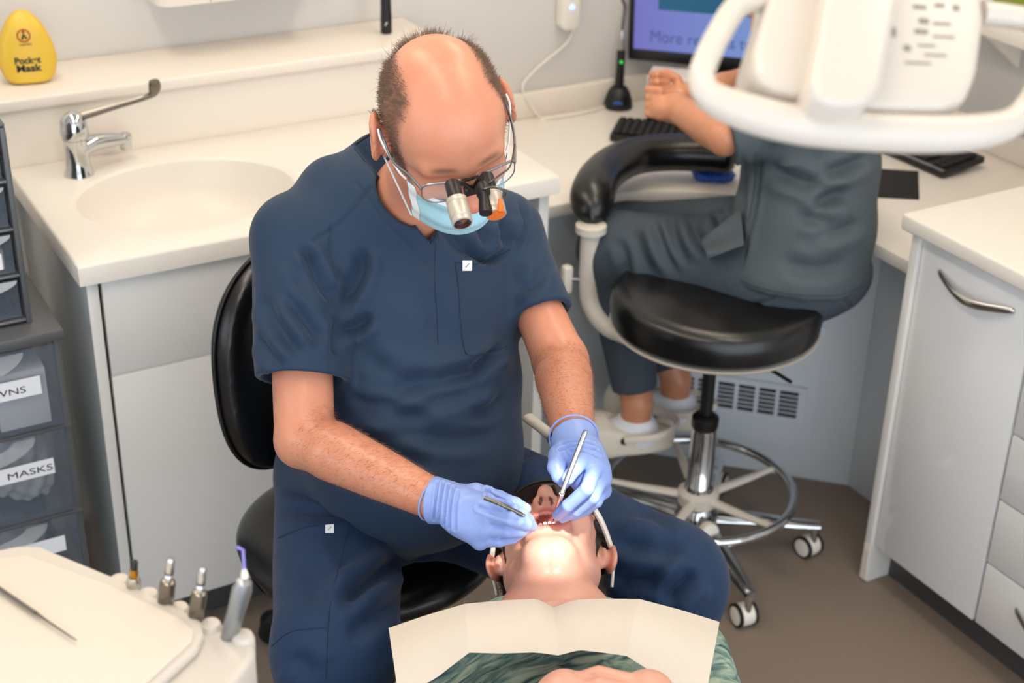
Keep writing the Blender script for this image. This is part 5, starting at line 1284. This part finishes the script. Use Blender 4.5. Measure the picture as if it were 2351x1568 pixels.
# ------------------------------------------------------------------ the patient
PH = at(1266, 1276, 2.305); PA = head_axes(-72, -5, -1.)
def ph(x, y, z): return PH+np.array([x, y, z])@PA
def patient():
    t = thing('person', 'reclining patient with open mouth and tinted glasses under a paper bib', 'person', at(1270, 1560, 2.1))
    nk = at(1272, 1410, 2.17); ch0 = onz(1275, 1535, .605); ch1 = onz(1280, 1700, .60); ch2 = onz(1285, 1950, .59)
    lat = (onz(1500, 1475, .66)-onz(1050, 1475, .66)); lat /= np.linalg.norm(lat)
    sL, sR = ch0+lat*.195+CU*.015, ch0-lat*.160-CU*.01
    aD = (ch2-ch0)/np.linalg.norm(ch2-ch0)
    eL, eR = ch0+lat*.245+aD*.30-[0, 0, .02], ch0-lat*.245+aD*.30-[0, 0, .02]
    hand = at(1392, 1602, 1.80)
    def body(p):
        q = (p-PH)@PA.T
        d = near(p, PH, .18, lambda p: head_sdf((p-PH)@PA.T, 1., .97))
        d = smin(d, chain(p, [ph(0, -.028, -.02), ph(0, -.010, -.075), nk], [.056, .054, .058]), .03)
        d = smin(d, sweep(p, [nk-aD*-.03, ch0, ch1, ch2], [.09, .15, .155, .15], [.06, .085, .085, .08], [lat]*4), .05)
        for (s, e, h) in ((sL, eL, hand+lat*.05), (sR, eR, hand-lat*.05)):
            d = smin(d, chain(p, [s, e], [.045, .038]), .02); d = smin(d, chain(p, [e, e+(h-e)*.3, h], [.036, .038, .028]), .015)
            d = smin(d, rcone(p, h, hand+aD*.02, .03, .03), .02)
        for i in range(4): # clasped fingers over the top of the hands
            o = (i-1.5)*.019; d = smin(d, chain(p, [hand+aD*(o+.02)-lat*.045+[0, 0, .012], hand+aD*(o+.022)-lat*.01+[0, 0, .030], hand+aD*(o+.024)+lat*.028+[0, 0, .022]], [.011, .0105, .009]), .004)
        return d
    lo, hi = box_of([PH, sL, sR, eL, eR, ch1, ch2, hand], .14)
    V, Fq = surf(body, lo, hi, .0024)
    q = (V-PH)@PA.T; T = np.zeros((len(V), 4)); hx = np.abs(q[:, 0])
    rr = np.sqrt((hx/.030)**2+((q[:, 2]+.080)/.0220)**2); lip = np.exp(-((rr-1.02)/.26)**2)*(q[:, 1] > .074)
    T[:, :3] = lin('c4605f')[:3]; T[:, 3] = lip*.92
    ins = (rr < .85) & (q[:, 1] > .05) & (q[:, 1] < .098); T[ins, :3] = lin('8f2f33')[:3]; T[ins, 3] = .85
    nostril_shade = np.exp(-(((hx-.0086+.16*(q[:, 1]-.104))/.0034)**2+((q[:, 1]-.111)/.0068)**2))*(q[:, 2] < -.034)*(q[:, 2] > -.056); k = nostril_shade > .4; T[k, :3] = lin('4a1c18')[:3]; T[k, 3] = .85  # nostrils darkened in colour, for the shade inside the holes
    br = np.exp(-((q[:, 2]-.030)/.005)**2)*np.exp(-((hx-.031)/.018)**4)*(q[:, 1] > .06); k = br > .3; T[k, :3] = lin('2c1d15')[:3]; T[k, 3] = br[k]*.85
    ea = np.exp(-((hx-.09)/.012)**2)*np.exp(-((q[:, 1]+.012)/.03)**2)*np.exp(-(q[:, 2]/.04)**2); k = ea > .3; T[k, :3] = lin('cf7466')[:3]; T[k, 3] = ea[k]*.4
    b = put('body', (V, Fq), 'skin_patient', t); tint(b, T)
    # upper and lower teeth
    for (z, s, n) in ((-.0675, 1, 8), (-.0925, -1, 8)):
        for i in range(n):
            a = (i-(n-1)/2)*.27; x = .0205*math.sin(a)*1.25; y = .086-.022*(1-math.cos(a))
            o = ph(x, y, z); M = np.array([math.cos(a*.8)*PA[0]-math.sin(a*.8)*PA[1], math.sin(a*.8)*PA[0]+math.cos(a*.8)*PA[1], PA[2]])
            f = lambda p, o=o, M=M: ell(p, o, (.0031, .0026, .0048), M)
            Vt, Ft = surf(f, o-.008, o+.008, .0011); obj('tooth', (Vt, Ft), 'teeth', t, sharp=180)
    mat('tongue', 'b85a5a', .35, sss=.2)
    f = lambda p: ell(p, ph(0, .064, -.088), (.020, .024, .009), PA)
    Vt, Ft = surf(f, ph(0, .064, -.088)-.04, ph(0, .064, -.088)+.04, .0022); obj('tongue', (Vt, Ft), 'tongue', t, sharp=180)
    # hair
    def hair(p):
        q = (p-PH)@PA.T; m = np.c_[np.abs(q[:, 0]), q[:, 1], q[:, 2]]
        d = ell(m, (0, -.022, .040), (.088, .106, .112))
        d = smin(d, ell(m, (.030, -.075, -.045), (.052, .040, .060)), .03)
        d = d+.0022*np.sin(q[:, 0]*240+q[:, 2]*60)*np.sin(q[:, 2]*90+q[:, 1]*150)
        face = ell(m, (0, .095, -.03), (.071, .115, .125)); d = smax(d, -face, .006)
        ear = ell(m, (.09, -.010, .0), (.03, .024, .034)); d = smax(d, -ear, .006)
        nkc = rcone(p, ph(0, -.01, -.03), nk, .060, .062); d = smax(d, -nkc, .004)
        return d
    V, Fq = surf(hair, PH-.22, PH+.22, .0032)
    mat('hair_dark', '20150f', .45, noise=.4, nscale=120, bump=.6, bscale=400)
    ho = put('hair', (V, Fq), 'hair_dark', t)
    vs = []; fs = []; N = normals(V, Fq); q = (V-PH)@PA.T
    sel = np.where((q[:, 1] < .03))[0]
    for i in rng.choice(sel, 5000):
        n = N[i]; dv = n*.35-PA[1]*.5-PA[2]*.3+rng.normal(0, .4, 3); dv /= np.linalg.norm(dv); L = rng.uniform(.008, .018); r = .0003; sd = np.cross(dv, n); sd /= np.linalg.norm(sd)+1e-9
        p0 = V[i]; p2 = p0+dv*L; b_ = len(vs); vs += [p0-sd*r, p0+sd*r, p0+n*r, p2]; fs += [(b_, b_+1, b_+3), (b_+1, b_+2, b_+3), (b_+2, b_, b_+3)]
    g = G(); g.v = [tuple(x) for x in vs]; g.f = fs; o = obj('hair_strands', g, 'hair_dark', t); o['kind'] = 'stuff'
    # t-shirt
    m = bpy.data.materials.new('shirt_leaf'); m.use_nodes = True; nt = m.node_tree; bs = nt.nodes['Principled BSDF']; bs.inputs['Roughness'].default_value = .85
    tc = nt.nodes.new('ShaderNodeTexCoord'); mp_ = nt.nodes.new('ShaderNodeMapping'); mp_.inputs['Rotation'].default_value = (0, 0, .5); mp_.inputs['Scale'].default_value = (9, 34, 20)
    nz = nt.nodes.new('ShaderNodeTexNoise'); nz.inputs['Scale'].default_value = 1.6; nz.inputs['Detail'].default_value = 4; nz.inputs['Distortion'].default_value = 1.2
    rp = nt.nodes.new('ShaderNodeValToRGB'); e = rp.color_ramp.elements; e[0].position = .36; e[0].color = lin('2c4a55'); e[1].position = .66; e[1].color = lin('a7b59f')
    e2 = rp.color_ramp.elements.new(.5); e2.color = lin('6f8a80')
    nt.links.new(tc.outputs['Object'], mp_.inputs[0]); nt.links.new(mp_.outputs[0], nz.inputs['Vector']); nt.links.new(nz.outputs['Fac'], rp.inputs[0]); nt.links.new(rp.outputs[0], bs.inputs['Base Color']); MATS['shirt_leaf'] = m
    def shirt(p):
        d = sweep(p, [nk+aD*.06-[0, 0, .06], ch0, ch1, ch2], [.10, .178, .185, .175], [.04, .110, .115, .105], [lat]*4)
        for (s, e) in ((sL, eL), (sR, eR)):
            slv = smax(rcone(p, s, e, .062, .060), ((p-s)@((e-s)/np.linalg.norm(e-s)))-.20, .004); d = smin(d, slv, .04)
        d = smax(d, -rcone(p, nk-aD*.05, nk+aD*.015, .068, .068), .004)
        return d
    lo, hi = box_of([sL, sR, ch1, ch2, eL, eR], .16)
    V, Fq = surf(shirt, lo, hi, .005)
    V = folds(V, Fq, [([(1100, 1540), (1200, 1510), (1330, 1510)], .010, .004), ([(1150, 1580), (1220, 1545), (1290, 1530)], .010, .004), ([(1500, 1568), (1450, 1535), (1380, 1515)], .010, .004)])
    put('t_shirt', (V, Fq), 'shirt_leaf', t)
    # legs out of frame, so that the figure is whole
    def legs(p):
        d = None
        for s in (-1, 1):
            h = ch2+lat*.09*s; e = chain(p, [h-aD*.05, h+aD*.42, h+aD*.84-[0, 0, .08]], [.09, .065, .05]); d = e if d is None else smin(d, e, .03)
        return d
    V, Fq = surf(legs, *box_of([ch2, ch2+aD*.85, ch2+lat*.1, ch2-lat*.1], .16), .009); put('trousers', (V, Fq), 'trouser_grey', t)
    # chair under the patient
    c = thing('dental_chair', 'dental chair with slim grey backrest beneath the reclining patient', 'chair', (ch1[0], ch1[1], 0))
    zc = .535
    pts = [ch0-aD*.10, ch0+aD*.10, ch1+aD*.1, ch2, ch2+aD*.8]; zz = [zc, zc-.005, zc-.01, zc-.02, zc-.04]
    pts = [np.array([p[0], p[1], z]) for p, z in zip(pts, zz)]
    def cush(p): return sweep(p, pts, [.12, .19, .22, .24, .2], [.035, .04, .045, .05, .045], [lat]*5)
    V, Fq = surf(cush, *box_of(pts, .3), .010); put('cushion', (V, Fq), 'grey_plastic', c)
    hb_ = ph(0, -.150, .0)
    hd = np.array([nk[0], nk[1], 0])-np.array([hb_[0], hb_[1], 0]); hd /= np.linalg.norm(hd)
    def hrest(p): return smin(ell(p, hb_-[0, 0, .012], (.085, .085, .026)), rcone(p, hb_-[0, 0, .03], pts[0]-[0, 0, .03], .018, .018), .01)
    V, Fq = surf(hrest, *box_of([hb_, pts[0]], .14), .006); put('headrest', (V, Fq), 'black_vinyl', c)
    b0 = np.array([ch2[0], ch2[1], 0.])
    obj('base', G().prism([b0+lat*x+aD*y for x, y in rrect(0, .25, .36, .8, .08)], (0, 0, .06), .01), 'lamp_white', c)
    obj('column', G().box(b0+aD*.2-[.12, .12, -.06], b0+aD*.2+[.12, .12, .44], .02), 'lamp_white', c)
    return t
patient()

def bib():
    t = thing('paper_bib', 'cream folded paper bib spread over the chest of the patient', 'bib', at(1270, 1450, 2.06))
    Tp = [(892, 1442, 2.050), (978, 1416, 2.058), (1068, 1393, 2.062), (1150, 1380, 2.070), (1233, 1371, 2.075), (1271, 1386, 2.066), (1322, 1373, 2.075), (1395, 1376, 2.074), (1466, 1382, 2.066), (1560, 1403, 2.066), (1652, 1428, 2.060)]
    Bt = [(915, 1600, 1.93), (1000, 1562, 1.95), (1078, 1506, 1.965), (1150, 1502, 1.965), (1229, 1493, 1.965), (1282, 1494, 1.96), (1330, 1488, 1.965), (1385, 1500, 1.965), (1438, 1514, 1.965), (1530, 1568, 1.95), (1618, 1610, 1.93)]
    A_ = [at(*p) for p in Tp]; B_ = [at(*p) for p in Bt]; cr = {2: 1, 5: 1, 8: 1}
    n = len(A_)
    for k in range(4):
        i0, i1 = (0, 2, 5, 8)[k], (2, 5, 8, 10)[k]
        def fn(u, v, i0=i0, i1=i1, o=0.):
            s = i0+(i1-i0)*u; i = min(int(s), i1-1); f = s-i
            a = A_[i]*(1-f)+A_[i+1]*f; b = B_[i]*(1-f)+B_[i+1]*f; p = a*(1-v)+b*v
            ridge = (np.interp(s, [0, 2, 5, 8, 10], [0, .012, -.016, .012, 0]))
            return p-CF*(.012*math.sin(math.pi*v)+ridge*(1-.4*v)+o)+CU*(.010*math.sin(math.pi*v)+ridge*.5)
        nu, nv = 12, 16; g = G(); g.grid(fn, nu, nv); g.grid(lambda u, v: fn(u, v, o=-.0008), nu, nv)
        obj('fold_panel', g, 'bib_paper', t)
bib()

def patient_glasses():
    t = thing('tinted_glasses', 'dark tinted safety glasses with white arms on the patient', 'glasses', ph(0, .1, .0))
    def sh(u, v, o=0.):
        a = (u-.5)*2; x = .070*a; y = .112-.045*abs(a)**2.3+o; z = .026-.050*v*(1-.25*abs(a)**2)+(.010*math.exp(-(x/.012)**2) if v > .5 else 0)
        return ph(x, y, z)
    g = G().grid(sh, 30, 10); g.grid(lambda u, v: sh(u, v, -.002), 30, 10); obj('lens', g, 'lens_dark', t)
    obj('top_bar', G().tube([sh(u, 0, .001) for u in np.linspace(0, 1, 24)], .0026, 8), 'black_plastic', t)
    for s in (-1, 1):
        p = [sh((s+1)/2, .3), ph(s*.080, .045, .012), ph(s*.089, .01, .016), ph(s*.0935, -.02, .014), ph(s*.088, -.055, -.010)]
        C_ = bez(p, 7); obj('arm', G().tube(C_, [.0045]*(len(C_)-12)+[.0036]*6+[.0028]*6, 8, flat=1.5, up=tuple(PA[2])), 'white_plastic', t)
patient_glasses()

# ------------------------------------------------------------------ the assistant
def assistant():
    t = thing('person', 'seated assistant in grey scrubs and white clogs with folded hands at the desk', 'person', (S_A[0], S_A[1], ZS_A))
    hip = at(1795, 600, 3.27); kn = at(1415, 575, 3.36); kn2 = at(1440, 548, 3.52)
    fd = kn-hip; fd[2] = 0; fd /= np.linalg.norm(fd); lt = np.cross([0, 0, 1.], fd)       # lt: her left, towards the viewer
    hL, hR = hip+lt*.06, hip-lt*.10
    s1, s2, s3 = at(1845, 520, 3.24), at(1862, 380, 3.22), at(1868, 240, 3.19)
    nk = at(1862, 130, 3.16); hd = at(1845, -10, 3.12)
    A = np.array([lt, fd, [0, 0, 1.]]); A[1] = fd
    shL_, shR_ = s3+lt*.15+CU*.02, s3-lt*.15+CU*.02
    elL_, elR_ = at(1665, 312, 3.07), at(1700, 200, 3.42)
    haL, haR = at(1552, 248, 3.24), at(1560, 228, 3.30)
    an1, an2 = at(1462, 925, 3.46), at(1552, 872, 3.56)
    def body(p):
        d = near(p, hd, .17, lambda p: head_sdf((p-hd)@A.T, 0., .95))
        d = smin(d, chain(p, [hd-[0, 0, .03]-fd*.03, nk], [.05, .052]), .03)
        d = smin(d, chain(p, [nk, s3, s2, s1, hip], [.06, .09, .10, .10, .10], .03), .04)
        for (s, e, h, g_) in ((shL_, elL_, haL, 0), (shR_, elR_, haR, 1)):
            d = smin(d, rcone(p, s3+CU*.02, s, .05, .05), .03); d = smin(d, chain(p, [s, e], [.048, .038]), .02)
            d = smin(d, chain(p, [e, e+(h-e)*.3, h], [.040, .041, .030]), .012)
        c = (haL+haR)/2
        d = smin(d, rcone(p, haL, haL-CR*.030-CU*.0, .032, .028), .012); d = smin(d, rcone(p, haR, haR-CR*.03, .03, .026), .012)
        for i in range(4):
            z = (i-1.2)*.017
            d = smin(d, chain(p, [haL-CR*.035+CU*(z+.004)-CF*.01, haL-CR*.058+CU*(z+.010)+CF*.008, haL-CR*.050+CU*(z+.012)+CF*.035], [.0105, .0095, .0085]), .003)
            d = smin(d, chain(p, [haR-CR*.030+CU*(z+.022), haR-CR*.060+CU*(z+.020)-CF*.018, haR-CR*.052+CU*(z+.016)-CF*.042], [.0105, .0095, .008]), .003)
        d = smin(d, chain(p, [haR-CR*.0+CU*.02, haR-CR*.005+CU*.045, haR-CR*.03+CU*.058], [.014, .0105, .009]), .006)
        for (h, k, a) in ((hL, kn, an1), (hR, kn2, an2)):
            d = smin(d, chain(p, [h, k, a], [.085, .058, .036]), .02)
            d = smin(d, rcone(p, a, a-[0, 0, .05], .034, .036), .01)
        return d
    lo, hi = box_of([hd, kn, kn2, an1, an2, hip, elL_, elR_, haL, s2], .16)
    V, Fq = surf(body, lo, hi, .0042)
    b = put('body', (V, Fq), 'skin_assistant', t)
    q = (V-hd)@A.T; T = np.zeros((len(V), 4)); tint(b, T)
    def hair(p):
        q = (p-hd)@A.T; m = np.c_[np.abs(q[:, 0]), q[:, 1], q[:, 2]]; d = ell(m, (0, -.02, .042), (.088, .105, .108)); d = smin(d, ell(m, (0, -.13, .06), (.04, .045, .045)), .02)
        return smax(d, -ell(m, (0, .10, -.02), (.075, .11, .12)), .006)
    Vh, Fh = surf(hair, hd-.24, hd+.24, .005); put('hair', (Vh, Fh), 'hair_brown', t)
    # scrub top
    lt_ = [lt]*5
    hemn = np.array([0, 0, 1.])
    def top(p):
        d = sweep(p, [hip-[0, 0, .01]-fd*.02, s1, s2, s3, s3+[0, 0, .05]], [.205, .182, .175, .172, .10], [.170, .150, .142, .135, .08], lt_)
        for (s, e) in ((shL_, elL_), (shR_, elR_)):
            u = (e-s)/np.linalg.norm(e-s); slv = smax(rcone(p, s, e, .066, .064), ((p-s)@u)-.16, .004); d = smin(d, slv, .03); d = smin(d, rcone(p, s3+CU*.02, s, .075, .062), .04)
        P = pix(p); hem = [(1500, 1000), (1655, 462), (1640, 500), (1600, 590), (1625, 600), (1690, 560), (1680, 652), (1760, 676), (1850, 690), (1930, 688), (2000, 655), (2100, 600), (2100, 1000)]
        hp_ = polydist(P[:, :2], hem)*P[:, 2]/FPX
        d = smax(d, -hp_, .003)
        d = smax(d, -rcone(p, nk-[0, 0, .02], nk+[0, 0, .1], .07, .07), .004)
        return d
    lo, hi = box_of([hip, s3, shL_, shR_, elL_, s1], .24)
    V, Fq = surf(top, lo, hi, .0055)
    # crop 1 of the folds: read off the side of the tunic
    S = [([(1760, 390), (1830, 415), (1900, 435)], .014, .008), ([(1880, 400), (1945, 385), (2000, 350)], .012, .007), ([(1860, 480), (1920, 450), (1960, 445)], .014, .009), ([(1820, 500), (1880, 505), (1930, 515)], .012, .006), ([(1760, 360), (1800, 340), (1870, 325)], .014, .006),
         ([(1700, 340), (1710, 420), (1705, 520), (1695, 600)], .007, .006), ([(1745, 330), (1740, 430), (1715, 560), (1690, 640)], .005, .003), ([(1860, 540), (1930, 530), (1990, 505)], .012, .005), ([(1780, 600), (1870, 620), (1960, 600)], .016, .005), ([(1900, 330), (1950, 320), (2000, 318)], .012, .005)]
    V = folds(V, Fq, S); put('scrub_top', (V, Fq), 'scrub_grey', t)
    hit = lambda x, y: surface_hit(V, x, y)
    mat('seam_grey', '333b41', .8)
    seam(hit, [(1684, 640), (1760, 665), (1850, 678), (1930, 676), (1995, 648)], t, 'hem_stitch', .0011, 'seam_grey')
    seam(hit, [(1735, 350), (1732, 430), (1712, 540), (1690, 630)], t, 'side_seam', .0011, 'seam_grey')
    # trousers
    def trs(p):
        d = ell(p, hip-[0, 0, .01]-fd*.01, (.185, .185, .105))
        d = smin(d, chain(p, [hL, hL+(kn-hL)*.5, kn], [.110, .104, .085]), .05); d = smin(d, chain(p, [hR, kn2], [.115, .082]), .04)
        for (k, a) in ((kn, an1), (kn2, an2)):
            u = (a-k)/np.linalg.norm(a-k); e = smax(chain(p, [k, k+(a-k)*.4, a], [.080, .068, .048]), ((p-a)@u)+.035, .004); d = smin(d, e, .03)
        return d
    lo, hi = box_of([hip, kn, kn2, an1, an2], .24)
    V2, F2 = surf(trs, lo, hi, .0055)
    S = [([(1500, 500), (1530, 580), (1560, 640)], .010, .006), ([(1540, 490), (1545, 540), (1580, 620)], .010, .006), ([(1450, 520), (1470, 580), (1500, 640)], .012, .005), ([(1590, 490), (1600, 540), (1640, 600)], .010, .006), ([(1420, 540), (1440, 600), (1430, 640)], .012, .005), ([(1640, 470), (1660, 520), (1680, 540)], .010, .006), ([(1400, 700), (1440, 760), (1450, 830)], .012, .005), ([(1720, 700), (1760, 690), (1790, 670)], .004, .003), ([(1930, 680), (1950, 700), (1945, 730)], .004, .003)]
    V2 = folds(V2, F2, S); put('trousers', (V2, F2), 'trouser_grey', t)
    # loose front corner of the tunic over the lap
    P = lambda x, y, d: at(x, y, d)
    q4 = [P(1700, 480, 3.16), P(1708, 562, 3.10), P(1624, 594, 3.125), P(1612, 548, 3.16)]
    fl = lambda u, v, o=0.: (q4[0]*(1-u)+q4[1]*u)*(1-v)+(q4[3]*(1-u)+q4[2]*u)*v-CF*(.010*math.sin(u*7+v*3)*v+o)
    g = G().grid(fl, 14, 12); g.grid(lambda u, v: fl(u, v, -.003), 14, 12); obj('tunic_flap', g, 'scrub_grey', t)
    # socks and clogs
    for (a, i) in ((an1, 0), (an2, 1)):
        d0 = fd*.85+lt*(.25 if i == 0 else -.05); d0 /= np.linalg.norm(d0); sd = np.cross([0, 0, 1.], d0)
        sole = a-[0, 0, .118]
        f = lambda p: smax(smin(rcone(p, a-[0, 0, .030], a-[0, 0, .085], .038, .042), rcone(p, a-[0, 0, .08]-d0*.02, a-[0, 0, .085]+d0*.08, .040, .038), .02), (p-a)[:, 2]+.034, .003)
        V, Fq = surf(f, a-.17, a+.17, .005); put('sock', (V, Fq), 'sock', t)
        Ax = np.array([sd, d0, [0, 0, 1.]])
        def clog(p, sole=sole, Ax=Ax, d0=d0, a=a):
            q = (p-sole-d0*.035)@Ax.T
            w = .050+.008*np.clip(q[:, 1]/.1, -1, 1)
            base = np.sqrt((q[:, 0]/w)**2+(q[:, 1]/.128)**2)
            wall = smax((base-1)*.05, smax(q[:, 2]-(.066+.010*np.clip(q[:, 1]/.08, -1, 1)), -q[:, 2], .006), .014)
            toe = ell(q, (0, .055, .030), (.056, .078, .062)); toe = smax(toe, -q[:, 2], .006); d = smin(wall, toe, .015)
            op = ell(q, (0, -.030, .075), (.040, .062, .050)); return smax(d, -op, .006)
        V, Fq = surf(clog, sole-.22, sole+.22, .004); c = put('clog', (V, Fq), 'clog', t)
        rv = sole+d0*.03+sd*.0535+[0, 0, .046]
        obj('rivet', G().lathe([(.008, -.003), (.008, .001), (.004, .003)], rv, sd, 16), 'black_plastic', c)
        st_ = [sole+d0*(.03)+sd*.054+[0, 0, .05], sole-d0*.05+sd*.054+[0, 0, .062], sole-d0*.098+[0, 0, .068], sole-d0*.05-sd*.054+[0, 0, .062], sole+d0*.03-sd*.054+[0, 0, .05]]
        obj('heel_strap', G().tube(bez(st_, 7), .006, 8, flat=1.5, up=(0, 0, 1)), 'clog', c)
    return t
assistant()
